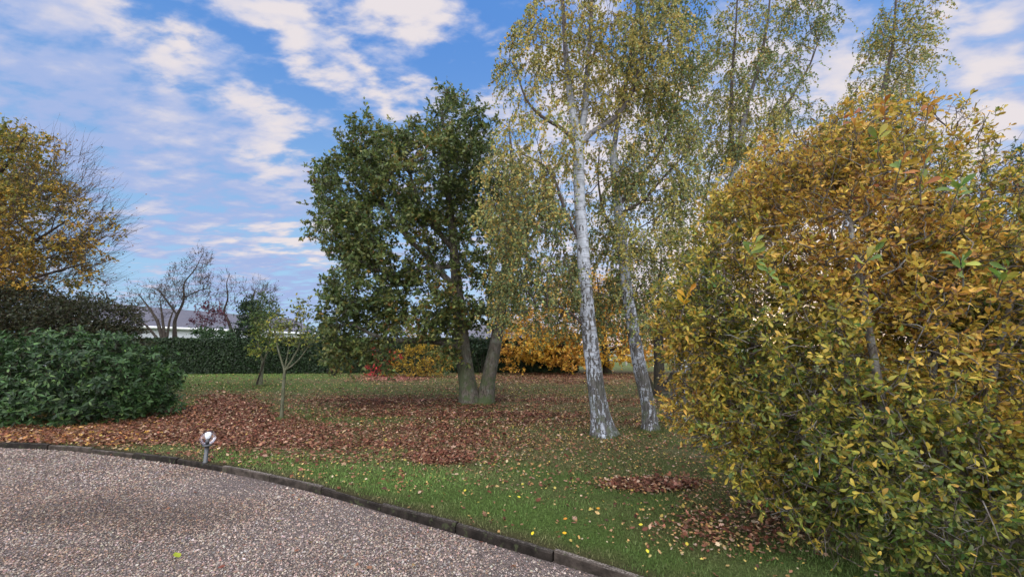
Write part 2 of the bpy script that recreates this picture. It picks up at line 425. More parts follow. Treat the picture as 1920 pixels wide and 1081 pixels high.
class Skel:
    def __init__(s): s.p = []; s.par = []; s.r = []; s.dist = []; s.open = []
    def trunk(s, pts, rad, parent=-1, open_from=0.3, step=.18):
        """a main stem given by points; returns index list"""
        pts = np.asarray(pts, float); seg = np.linalg.norm(np.diff(pts, axis=0), axis=1); L = np.r_[0, np.cumsum(seg)]
        n = max(int(L[-1] / step), 2); t = np.linspace(0, L[-1], n + 1)
        # smooth (catmull-like) through linear interpolation + smoothing
        q = np.stack([np.interp(t, L, pts[:, i]) for i in range(3)], 1)
        for _ in range(3):
            q[1:-1] = q[1:-1] * .5 + (q[:-2] + q[2:]) * .25
        rr = np.interp(t, L, rad)
        ids = []
        for k in range(n + 1):
            if parent >= 0 and k == 0:
                ids.append(parent); continue
            s.p.append(q[k]); s.par.append(ids[-1] if ids else parent)
            s.r.append(rr[k]); s.dist.append((s.dist[ids[-1]] if ids else 0) + (step if ids else 0))
            s.open.append(t[k] / L[-1] >= open_from)
            ids.append(len(s.p) - 1)
        return ids
    def grow(s, attr, up=.35, jit=.06, seglen=.22, lowpen=1.2, tip=.004, order_noise=.3, sag=0.0):
        s.nfix = len(s.p)
        P0 = np.array(s.p)[np.array(s.open)]
        d0 = np.array([np.min(np.linalg.norm(P0 - a, axis=1)) for a in attr])
        order = np.argsort(d0 * (1 + R.uniform(-order_noise, order_noise, len(attr))))
        pts = list(s.p); arr = np.array(s.p); cap = len(arr)
        buf = np.zeros((cap + len(attr) * 14 + 10, 3)); buf[:cap] = arr; opn = np.zeros(len(buf), bool); opn[:cap] = s.open
        dist = np.zeros(len(buf)); dist[:cap] = s.dist; n = cap
        s.tips = []
        for a_i in order:
            a = attr[a_i]
            dl = a - buf[:n]; L = np.linalg.norm(dl, axis=1)
            cost = L + lowpen * np.maximum(-dl[:, 2], 0) + .12 * dist[:n] + np.where(opn[:n], 0, 1e6)
            k = int(np.argmin(cost)); p0 = buf[k].copy(); Lk = L[k]
            if Lk < .03: s.tips.append(k); continue
            m = int(np.clip(math.ceil(Lk / seglen), 2, 12))
            pk = s.par[k]
            pd = norm((p0 - buf[pk])[None])[0] if pk >= 0 else np.array([0, 0, 1.])
            ctrl = p0 + (a - p0) * .45 + pd * Lk * .12 + np.array([0, 0, up * Lk * .25 - sag * Lk * .2]) + R.normal(0, jit * Lk, 3)
            prev = k
            for q in range(1, m + 1):
                t = q / m; pt = (1 - t) ** 2 * p0 + 2 * t * (1 - t) * ctrl + t * t * a
                if q < m: pt = pt + R.normal(0, jit * Lk / m, 3)
                buf[n] = pt; opn[n] = True; dist[n] = dist[prev] + Lk / m
                s.p.append(pt); s.par.append(prev); s.r.append(0); s.dist.append(dist[n]); s.open.append(True)
                prev = n; n += 1
            s.tips.append(prev)
        # pipe model radii
        N = len(s.p); acc = np.zeros(N); par = np.array(s.par); e = 2.25
        haskid = np.zeros(N, bool); haskid[par[par >= 0]] = True
        acc[~haskid] = tip ** e
        for i in range(N - 1, -1, -1):
            if par[i] >= 0: acc[par[i]] += acc[i] + (tip * .25) ** e
        rr = acc ** (1 / e); fx = np.array(s.r)
        s.rad = np.where(fx > 0, fx, rr)
        for i in range(N):                       # a branch never thicker than what carries it
            if par[i] >= 0: s.rad[i] = min(s.rad[i], s.rad[par[i]] * .92 if i >= s.nfix else 9)
        s.P = np.array(s.p)
    def build(s, mb, rough=.05, flare=.0, big=18, mi=0, minr=0.0, seed=0):
        N = len(s.p); par = np.array(s.par); kids = [[] for _ in range(N)]
        for i in range(N):
            if par[i] >= 0: kids[par[i]].append(i)
        starts = [(i, -1) for i in range(N) if par[i] < 0]
        while starts:
            i, p = starts.pop()
            chain = [p, i] if p >= 0 else [i]
            while True:
                ks = kids[chain[-1]]
                if not ks: break
                fixed = chain[-1] < s.nfix
                ks = sorted(ks, key=lambda q: (-(q < s.nfix and q == chain[-1] + 1), -s.rad[q]))
                for q in ks[1:]: starts.append((q, chain[-1]))
                chain.append(ks[0])
            if len(chain) < 2: continue
            rad = s.rad[chain].copy()
            if p >= 0: rad[0] = min(rad[1] * 1.25, rad[0])
            if rad.max() < minr: continue
            rm = rad.max(); sides = big if rm > .09 else 10 if rm > .05 else 6 if rm > .02 else 4 if rm > .008 else 3
            root = p < 0
            cv = np.repeat(np.clip(rad, 0, 1)[:, None], sides, 0); cv = np.repeat(cv, 3, 1)
            sweep(mb, s.P[chain], rad, sides, rough if rm > .05 else 0, flare if root else 0, mi, col=cv, seed=seed + i)

def twigs_and_leaves(mb, anchors, rootc, n_tw, Ltw, n_lf, lsize, cols, w, tpl=L_LO, hang=0.0, upb=.25, spread=1.0, tw_r=.0022, field=None, mi_l=0, mi_t=1,
                     wid=1.0, var=.2, fspread=.22, flat=0.0, tw_col=(.06, .045, .035), seed=1, outward=.8, ff=.9, lay=0.0, whorl=False):
    """short twigs round every anchor with leaves set along them; hang>0 droops them"""
    N = len(anchors) * n_tw
    a = np.repeat(anchors, n_tw, 0)
    out = norm(a - rootc)
    d = norm(R.normal(size=(N, 3)) * np.array([1, 1, 1 - lay]) * spread + out * outward + np.array([0, 0, upb]))
    L = Ltw * R.uniform(.45, 1.25, N)
    K = 5; t = np.linspace(0, 1, K)
    Pn = a[:, None] + d[:, None] * (L[:, None] * t)[..., None]
    if hang:
        side = norm(d * np.array([1, 1, .4]))
        Pn = a[:, None] + side[:, None] * (L[:, None] * .45 * (1 - (1 - t) ** 2.2))[..., None]
        Pn[..., 2] -= (L[:, None] * hang * t ** 1.5)
    Pn = Pn + R.normal(0, 1, Pn.shape) * (L[:, None, None] * .035) * (t > 0)[None, :, None]
    tubes(mb, Pn, np.outer(np.ones(N), tw_r * (1.3 - t)), 3, mi_t, tw_col)
    M = N * n_lf
    ti = np.repeat(np.arange(N), n_lf)
    tt = R.uniform(.15, 1, M) if not whorl else np.clip(1 - np.abs(R.normal(0, .35 if whorl == 'loose' else .10, M)), 0, 1)
    x = tt * (K - 1); k = np.minimum(x.astype(int), K - 2); fr = (x - k)[:, None]
    p = Pn[ti, k] * (1 - fr) + Pn[ti, k + 1] * fr
    tan = norm(Pn[ti, k + 1] - Pn[ti, k])
    if whorl:
        rv = R.normal(size=(M, 3)); rv = norm(rv - tan * (rv * tan).sum(-1, keepdims=True))
        ax = norm(rv + tan * (R.normal(.75, .6, (M, 1)) if whorl == 'loose' else R.normal(.35, .35, (M, 1))) + np.array([0, 0, -.12])); tan_n = norm(tan + R.normal(0, .3, (M, 3)))
    else:
        ax = norm(R.normal(size=(M, 3)) + tan * .6 + np.array([0, 0, -.9 * min(hang, 1) if hang else -.15]))
    nr = norm(R.normal(size=(M, 3)) * (1 - flat * .6) + np.array([0, 0, .9 + flat]) + norm(p - rootc) * .5)
    if whorl: nr = tan_n
    if whorl == 'loose': nr = norm(tan_n + R.normal(0, .55, (M, 3)))
    if hang: nr = norm(R.normal(size=(M, 3)))
    fv = None
    cp = p + ax * lsize * .5
    f = .5 + .5 * vnoise(cp, seed, ff) if field is None else field(cp)
    c = palette(M, cols, w, var, f, fspread)
    sz = lsize * (R.uniform(.6, 1.25, M) if whorl != 'loose' else R.triangular(.35, .95, 1.5, M))
    leaves(mb, p, ax, nr, sz, c, tpl, mi_l, wid, curl=R.normal(.18, .45, M) if whorl == 'loose' else None)

def save_tree(name, root, label, cat, skel, crown_mb, barkm, leafm, group=None, rough=.05, flare=.5, seed=0, crown_name='crown', twm=None):
    o = thing(name, root, label, cat, group)
    t = MB(); skel.build(t, rough, flare, seed=seed)
    t.obj('trunk', barkm, o)
    if crown_mb is not None and crown_mb.n: crown_mb.obj(crown_name, [leafm, twm or M_twig], o)
    return o
#@@STRUCTURE
# ================================================================== ground, drive, kerb
KPX = [(0, 829), (100, 833), (200, 842), (300, 854), (385, 866), (480, 883), (560, 901), (640, 921), (700, 939), (780, 961), (860, 982), (940, 1004), (1000, 1020), (1080, 1044), (1150, 1064), (1200, 1079)]
kp = [G(x, y)[:2] for x, y in KPX]
left = [np.array([-42., 7.9]), np.array([-26., 8.3]), np.array([-16., 8.15])]
e = kp[-1] - kp[-2]; e = e / np.linalg.norm(e)
right = [kp[-1] + e * .5, kp[-1] + e * 1.0 + np.array([.0, -.15]), kp[-1] + e * 1.4 + np.array([.0, -1.0]), kp[-1] + e * 1.5 + np.array([0, -5.])]
kc = np.array(left + kp + right)
sg = np.r_[0, np.cumsum(np.linalg.norm(np.diff(kc, axis=0), axis=1))]
ts = np.arange(0, sg[-1], .12)
KC = np.stack([np.interp(ts, sg, kc[:, i]) for i in range(2)], 1)
for _ in range(30): KC[1:-1] = KC[1:-1] * .5 + (KC[:-2] + KC[2:]) * .25
TAN = norm(np.gradient(KC, axis=0)); NRM = np.stack([-TAN[:, 1], TAN[:, 0]], 1)   # towards the lawn
GZ = -.072                                                                          # gravel level

def gauss(px, py, cx, cy, rx, ry): return np.exp(-(((px - cx) / rx) ** 2 + ((py - cy) / ry) ** 2))
def poly_soft(px, py, pts, soft):
    """1 inside a pixel polygon, fading over soft pixels outside"""
    pts = np.array(pts, float); x = px; y = py
    inside = np.zeros(x.shape, bool); dmin = np.full(x.shape, 1e9)
    for i in range(len(pts)):
        x1, y1 = pts[i]; x2, y2 = pts[(i + 1) % len(pts)]
        c = ((y1 > y) != (y2 > y)) & (x < (x2 - x1) * (y - y1) / (y2 - y1 + 1e-9) + x1); inside ^= c
        t = np.clip(((x - x1) * (x2 - x1) + (y - y1) * (y2 - y1)) / ((x2 - x1) ** 2 + (y2 - y1) ** 2), 0, 1)
        dmin = np.minimum(dmin, np.hypot(x - x1 - t * (x2 - x1), (y - y1 - t * (y2 - y1)) * 1.6))
    return np.where(inside, 1.0, np.clip(1 - dmin / soft, 0, 1) ** 1.5)
BED = [(-300, 826), (0, 828), (150, 826), (230, 826), (330, 822), (420, 832), (520, 832), (640, 835), (740, 838), (800, 830), (900, 832), (900, 805), (800, 792), (700, 808), (610, 800), (560, 790), (500, 780), (480, 760), (440, 746), (400, 748), (360, 765), (300, 785), (200, 800), (-300, 812)]
def litter(X, Y):
    """share of the lawn hidden by brown litter, and a red / pale weighting"""
    px, py = proj(X, Y, 0 * X)
    q = np.stack([X, Y, 0 * X], -1)
    n = vnoise(q, 11, 1.6); n2 = vnoise(q, 12, 5.0)
    bed = poly_soft(px + 22 * n + 14 * n2, py + 7 * n2 + 4 * n, BED, 34)
    bed = bed * np.clip(1 - np.clip((px - 430) / 330, 0, .75) * np.clip(.75 + 1.1 * n2, 0, 1), 0, 1) * np.clip(1.1 + .3 * vnoise(q, 14, 9.0), .5, 1)
    bed = np.maximum(bed, .30 * poly_soft(px, py, BED, 150) * np.clip(.9 + 1.2 * n2, 0, 1.4))
    p1 = np.exp(-np.maximum(0, ((px - 825) / 75) ** 2 + ((py - 857) / 17) ** 2 - .4) * 2.2)
    p2 = np.exp(-np.maximum(0, ((px - 1225) / 105) ** 2 + ((py - 909) / 14) ** 2 - .5) * 2.2)
    p3 = np.exp(-np.maximum(0, ((px - 1400) / 190) ** 2 + ((py - 985) / 60) ** 2 - .3) * 1.5) * .55
    under = gauss(px, py, 950, 765, 430, 46) * .60 * np.clip(.8 + .7 * n2 + .4 * n, .15, 1.3) + gauss(px, py, 1080, 706, 230, 14) * .9 + gauss(px, py, 700, 760, 120, 16) * .35
    pink = gauss(px, py, 735, 709, 85, 8) * .95
    mid = gauss(px, py, 700, 810, 260, 22) * .35 + gauss(px, py, 980, 830, 150, 16) * .3
    hz = np.where((py < 690) | (Y < .5), 0, 1)
    d = np.maximum.reduce([bed, p1, p2, p3, under * (1 + .35 * n), pink, mid * (1 + .6 * n)]) * hz
    return np.clip(d * (1 + .15 * n2), 0, 1), bed, pink, px, py

# lawn: strips that fan out from the kerb
js = np.r_[0, .05, .1, .16, np.cumsum(np.full(60, .14)) + .16, .16 + 8.4 + np.cumsum(np.full(34, .55)), 28 + np.cumsum(1.32 ** np.arange(1, 17)) * .8]
KS = KC[::2]; NS = NRM[::2]
X = KS[:, None, 0] + NS[:, None, 0] * js[None]; Y = KS[:, None, 1] + NS[:, None, 1] * js[None]
q = np.stack([X, Y, 0 * X], -1)
near = np.clip(js / .6, 0, 1)[None]
Z = (.018 * vnoise(q, 5, 1.1) + .010 * vnoise(q, 6, 4)) * near * np.clip(30 / np.maximum(np.hypot(X, Y), 1), 0, 1) - .004
d, bed, pink, px, py = litter(X.ravel(), Y.ravel())
n = vnoise(q.reshape(-1, 3), 21, .8); n2 = vnoise(q.reshape(-1, 3), 22, 3.5)
gr = np.array([.072, .120, .028]); dr = np.array([.14, .125, .065]); so_ = np.array([.060, .042, .028]); br = np.array([.085, .034, .022])
dry = np.clip(.25 + .35 * n + .25 * n2 + .5 * gauss(px, py, 950, 770, 420, 70), 0, .8)[:, None]
dk = np.repeat(np.exp(-(np.tile(js, len(KS)) / .16) ** 2)[:, None], 1, 1)
c = gr * (1 - dry) + dr * dry * .8
c = c * (1 - d[:, None] * .85) + br * d[:, None] * .85
c = c * (1 - dk * .8) + so_ * dk * .8
mb = MB(); ni, nj = X.shape
ii = np.arange(ni - 1)[:, None] * nj; jj = np.arange(nj - 1)[None]
f = np.stack([ii + jj, ii + nj + jj, ii + nj + jj + 1, ii + jj + 1], -1).reshape(-1, 4)
mb.add(np.stack([X, Y, Z], -1).reshape(-1, 3), f, c, 0, True)
m, gg, out = new_mat('lawn_ground')
at = gg.n('ShaderNodeAttribute'); at.attribute_name = 'Col'
n_ = gg.noise(objco(gg), 34, 7, .7); nb = gg.noise(objco(gg), 220, 4, .7)
cc = gg.mix(1.0, at.outputs['Color'], gg.mix(gg.mr(n_, .3, .7), (.55, .58, .5, 1), (1.4, 1.35, 1.3, 1)), 'MULTIPLY')
gg.put(out.inputs[0], principled(gg, cc, .9, .1, bump(gg, gg.m('ADD', n_, nb), .9, .03)).outputs[0])
lawn = tag(mb.obj('lawn', m), kind='structure')
LZ = lambda x, y: 0.0

# soil below everything, one sheet to the horizon
mb = MB(); mb.add([[-1500, -1500, -.14], [1500, -1500, -.14], [1500, 1500, -.14], [-1500, 1500, -.14]], [[0, 1, 2, 3]], (.06, .07, .04))
m, gg, out = new_mat('earth')
gg.put(out.inputs[0], principled(gg, gg.mix(gg.noise(objco(gg), .05, 5), (.06, .08, .03, 1), (.10, .09, .05, 1)), .95, .1).outputs[0])
tag(mb.obj('ground', m), kind='structure')

# gravel drive
gx = np.linspace(0, 1, 60)
inn = KC[::2]
ctr = np.array([-9., -9.])
X = inn[:, None, 0] * (1 - gx) + ctr[0] * gx; Y = inn[:, None, 1] * (1 - gx) + ctr[1] * gx
q = np.stack([X, Y, 0 * X], -1); Z = GZ + .012 * vnoise(q, 31, 1.2) * np.clip(gx * 12, 0, 1)
def grav_tone(p):
    px, py = proj(p[:, 0], p[:, 1], p[:, 2])
    n = vnoise(p * np.array([1, 1, 0]), 33, 1.3); n2 = vnoise(p * np.array([1, 1, 0]), 34, 4.0)
    dirt = np.clip(gauss(px, py, 150, 960, 210, 42) * .9 + gauss(px, py, 380, 965, 190, 26) * .55 + gauss(px, py, 60, 1040, 200, 30) * .4 + .22 * n + .16 * n2, 0, 1)
    return 1 - .42 * dirt, dirt
mb = MB(); ni, nj = X.shape; ii = np.arange(ni - 1)[:, None] * nj; jj = np.arange(nj - 1)[None]
f = np.stack([ii + jj, ii + jj + 1, ii + nj + jj + 1, ii + nj + jj], -1).reshape(-1, 4)
tn, dirt = grav_tone(q.reshape(-1, 3))
mb.add(np.stack([X, Y, Z], -1).reshape(-1, 3), f, np.array([.12, .10, .092]) * tn[:, None], 0, True)
m, gg, out = new_mat('gravel_bed')
at = gg.n('ShaderNodeAttribute'); at.attribute_name = 'Col'
vo = gg.n('ShaderNodeTexVoronoi'); vo.inputs['Scale'].default_value = 75; gg.put(vo.inputs[0], objco(gg))
cv = gg.mix(.6, vo.outputs['Color'], (.5, .5, .5, 1)); bwn = gg.n('ShaderNodeRGBToBW'); gg.put(bwn.inputs[0], cv)
cc = gg.mix(1.0, at.outputs['Color'], gg.mix(gg.mr(bwn.outputs[0], .3, .7, 0, 1, False), (.5, .47, .45, 1), (1.8, 1.75, 1.75, 1)), 'MULTIPLY')
gg.put(out.inputs[0], principled(gg, cc, .85, .2, bump(gg, gg.m('SUBTRACT', 1.0, vo.outputs['Distance']), 1, .02)).outputs[0])
tag(mb.obj('gravel_drive', m), kind='structure')

# distance from kerb helpers
def kerb_side(p):
    """signed distance to the kerb line, positive on the lawn"""
    out = np.empty(len(p))
    K2 = KC[::3]; N2 = NRM[::3]
    for s0 in range(0, len(p), 20000):
        dd = p[s0:s0 + 20000, None, :2] - K2[None]
        D = (dd ** 2).sum(-1); k = D.argmin(1)
        out[s0:s0 + 20000] = (dd[np.arange(len(k)), k] * N2[k]).sum(-1)
    return out

# loose stones
def stones():
    n = 330000
    yy = R.uniform(1.6, 9.2, n) ; xx = R.uniform(-1.42, .72, n) * np.maximum(yy + .6, 3.4)
    keep = R.uniform(0, 1, n) < np.clip(1.25 - yy * .1, .2, 1)
    p = np.stack([xx, yy, 0 * xx], 1)[keep]
    s = kerb_side(p); p = p[(s < -.045)]
    k = len(p)
    p[:, 2] = GZ + .012 * vnoise(p, 31, 1.2) + R.uniform(-.001, .006, k)
    far = np.clip((p[:, 1] - 3) / 4, 0, 1)
    sz = R.uniform(.0035, .0095, k) * (1 + .4 * far) * np.where(R.uniform(0, 1, k) < .04, 1.5, 1)
    oc = np.array([[1, 0, 0], [0, 1, 0], [-1, 0, 0], [0, -1, 0], [0, 0, .8], [.0, 0, -.8]], float)
    # cut octahedron: 6 verts jittered, 8 faces
    V = oc[None] * R.uniform(.65, 1.25, (k, 6, 1)) + R.normal(0, .16, (k, 6, 3))
    V = V * R.uniform(.75, 1.3, (k, 1, 3))
    th = R.uniform(0, 6.28, k); c_, s_ = np.cos(th)[:, None], np.sin(th)[:, None]
    V = np.stack([V[..., 0] * c_ - V[..., 1] * s_, V[..., 0] * s_ + V[..., 1] * c_, V[..., 2]], -1)
    ph = R.normal(0, .5, k); c_, s_ = np.cos(ph)[:, None], np.sin(ph)[:, None]
    V = np.stack([V[..., 0], V[..., 1] * c_ - V[..., 2] * s_, V[..., 1] * s_ + V[..., 2] * c_], -1)
    V = V * sz[:, None, None] + p[:, None]
    F8 = np.array([[0, 1, 4], [1, 2, 4], [2, 3, 4], [3, 0, 4], [1, 0, 5], [2, 1, 5], [3, 2, 5], [0, 3, 5]])
    f = (np.arange(k) * 6)[:, None, None] + F8
    cols = palette(k, [(.26, .205, .18), (.34, .285, .255), (.17, .125, .105), (.38, .345, .325), (.11, .088, .078), (.25, .16, .12), (.22, .20, .205)], [5, 4, 5, 1.2, 3.4, 2, 2], .18)
    tn, dirt = grav_tone(p)
    cols = cols * (tn * (1.25 + .16 * vnoise(p, 35, .9)))[:, None] * np.where((dirt > .3)[:, None], np.array([1.04, .96, .86]), np.array([1.0, .98, .93]))
    mb = MB(); mb.add(V.reshape(-1, 3), f.reshape(-1, 3), np.repeat(cols[:, None], 6, 1).reshape(-1, 3), 0, False)
    tag(mb.obj('gravel_stones', M_stone), 'beige and grey loose gravel covering the curved drive', 'gravel', kind='stuff')
stones()

# kerb: dark concrete edging slabs set end to end
m, gg, out = new_mat('weathered_concrete')
co = objco(gg); n_ = gg.noise(co, 9, 6, .65); nf = gg.noise(co, 70, 5, .7)
cc = gg.mix(gg.mr(n_, .35, .65), (.022, .019, .017, 1), (.058, .050, .045, 1))
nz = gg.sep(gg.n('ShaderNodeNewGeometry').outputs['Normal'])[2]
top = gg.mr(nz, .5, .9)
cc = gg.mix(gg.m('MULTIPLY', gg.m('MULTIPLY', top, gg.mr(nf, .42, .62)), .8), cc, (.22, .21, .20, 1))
at = gg.n('ShaderNodeAttribute'); at.attribute_name = 'Col'; cc = gg.v('SCALE', gg.v('MULTIPLY', cc, at.outputs['Color'])); cc.node.inputs['Scale'].default_value = 1.9
cc = gg.mix(gg.mr(gg.noise(co, 11, 5, .6), .57, .66), cc, (.045, .050, .026, 1))
gg.put(out.inputs[0], principled(gg, cc, .9, .15, bump(gg, nf, .7, .01)).outputs[0])
M_conc = m
kerb = bpy.data.objects.new('kerb', None); COL.objects.link(kerb); kerb.location = (0, 0, 0); kerb['kind'] = 'structure'
w = .05; L = len(KC); i0 = 0; kn = 0
while i0 < L - 9:
    i1 = i0 + 8                                   # 0.96 m
    mb = MB(); rows = []
    tone = R.uniform(.45, 1.5) * np.array([1.0, .93, .86]) * .5; dz = R.normal(0, .009); tilt = R.normal(0, .010); off = R.normal(0, .004)
    idx = list(range(i0, i1 + 1))
    for a, k in enumerate(idx):
        p = KC[k]; nn = NRM[k]
        if a == 0: p = p + TAN[k] * .007
        if a == len(idx) - 1: p = p - TAN[k] * .007
        t = dz + tilt * (a / 8 - .5)
        prof = [(-w / 2, GZ - .05), (-w / 2, -.008), (-w / 2 + .008, .004), (w / 2 - .008, .004), (w / 2, -.006), (w / 2, GZ - .05)]
        rows.append([[p[0] + nn[0] * (u + off + R.normal(0, .0012)), p[1] + nn[1] * (u + off), z + t + R.normal(0, .0015)] for u, z in prof])
    V = np.array(rows).reshape(-1, 3); n = len(idx)
    f = [[a * 6 + b, a * 6 + (b + 1) % 6, (a + 1) * 6 + (b + 1) % 6, (a + 1) * 6 + b] for a in range(n - 1) for b in range(6)]
    mb.add(V, f, tone); b0 = (n - 1) * 6
    mb.add(V, [[0, 1, 2, 3, 4, 5][::-1]], tone); mb.add(V, [[b0 + b for b in range(6)]], tone)
    mb.obj('kerb_stone', M_conc, kerb); kn += 1
    i0 = i1

# grass blades
def grass():
    mb = MB()
    for (y0, y1, n, h, wd) in ((1.8, 4.2, 130000, .026, .0022), (4.2, 7.5, 150000, .030, .0032), (7.5, 13., 110000, .034, .0055), (13., 25., 80000, .04, .011)):
        yy = R.uniform(y0, y1, n); xx = R.uniform(-1.38, 1.2, n) * (yy + .8)
        p = np.stack([xx, yy, 0 * xx], 1)
        s = kerb_side(p); k = (s > .018) & (R.uniform(0, 1, n) < .25 + np.clip(s / .35, 0, 1)); p = p[k]; s = s[k]
        d, bed, pink, px, py = litter(p[:, 0], p[:, 1])
        k = R.uniform(0, 1, len(p)) > d * .95; p = p[k]; px = px[k]; py = py[k]; s = s[k]; d = d[k]
        k = len(p)
        nn = vnoise(p, 21, .8); n2 = vnoise(p, 22, 3.5); n3 = vnoise(p, 23, 1.5)
        hh = h * R.uniform(.5, 1.3, k) * (1 + .3 * n3)
        th = R.uniform(0, 6.28, k); lean = R.normal(0, .5, (k, 2)) * hh[:, None]
        sd = np.stack([np.cos(th), np.sin(th), 0 * th], 1) * (wd * R.uniform(.7, 1.3, k))[:, None]
        z0 = np.array([0, 0, -.004]); p = p + z0
        tipv = p + np.stack([lean[:, 0], lean[:, 1], hh], 1)
        mid = p + np.stack([lean[:, 0] * .3, lean[:, 1] * .3, hh * .6], 1)
        V = np.stack([p - sd, p + sd, mid + sd * .7, mid - sd * .7, tipv], 1)
        f4 = (np.arange(k) * 5)[:, None] + np.array([0, 1, 2, 3]); f3 = (np.arange(k) * 5)[:, None] + np.array([3, 2, 4])
        lush = gauss(px, py, 480, 860, 330, 26) + gauss(px, py, 760, 900, 160, 26) + gauss(px, py, 420, 705, 260, 12) * 1.1 + gauss(px, py, 1010, 945, 150, 60) * .5
        dry = np.clip(.32 + .40 * nn + .30 * n2 + .55 * gauss(px, py, 1000, 790, 460, 75) + .6 * np.exp(-(s / .2) ** 2) * (n2 > -.2) - .7 * lush, 0, 1)
        dry = np.clip(dry + R.normal(0, .15, k), 0, 1)[:, None]
        col = np.array([.104, .178, .044]) * (1 - dry) + np.array([.21, .19, .095]) * dry
        col = col * (.85 + .7 * np.clip(lush, 0, 1))[:, None] * (1 + R.normal(0, .2, (k, 1)))
        C = np.repeat(np.clip(col, .01, 1)[:, None], 5, 1).reshape(-1, 3)
        b = mb.n; V = V.reshape(-1, 3)
        mb.add(V, f4, C, 0, True)
        mb.f.append(f3 + b); mb.m.append(np.zeros(k, int)); mb.sm.append(np.ones(k, bool))
    for (bx, by_, r0) in ((1132, 815, .20), (1220, 807, .14), (1268, 786, .18), (884, 757, .27), (908, 757, .22), (1237, 743, .2), (527, 787, .04), (488, 723, .1), (1138, 700, .25)):
        c0 = G(bx, by_); k = 1100; th = R.uniform(0, 6.28, k); rr = r0 * 1.12 + np.abs(R.normal(0, .07, k)) - .02
        p = np.stack([c0[0] + rr * np.cos(th), c0[1] + rr * np.sin(th), 0 * th - .004], 1); hh = R.uniform(.03, .085, k); wd = .004 + .0003 * c0[1]
        sd = np.stack([np.cos(th + 1.57), np.sin(th + 1.57), 0 * th], 1) * wd; ln = R.normal(0, .35, (k, 2)) * hh[:, None]
        tipv = p + np.stack([ln[:, 0], ln[:, 1], hh], 1)
        dr_ = R.uniform(0, 1, (k, 1)) ** 1.5
        col = np.array([.085, .14, .035]) * (1 - dr_) + np.array([.19, .17, .08]) * dr_
        mb.add(np.stack([p - sd, p + sd, tipv], 1).reshape(-1, 3), (np.arange(k) * 3)[:, None] + np.array([0, 1, 2]), np.repeat(col, 3, 0), 0, True)
    tag(mb.obj('grass', M_grass), 'short green and yellowing grass of the garden lawn', 'grass', kind='stuff')
grass()

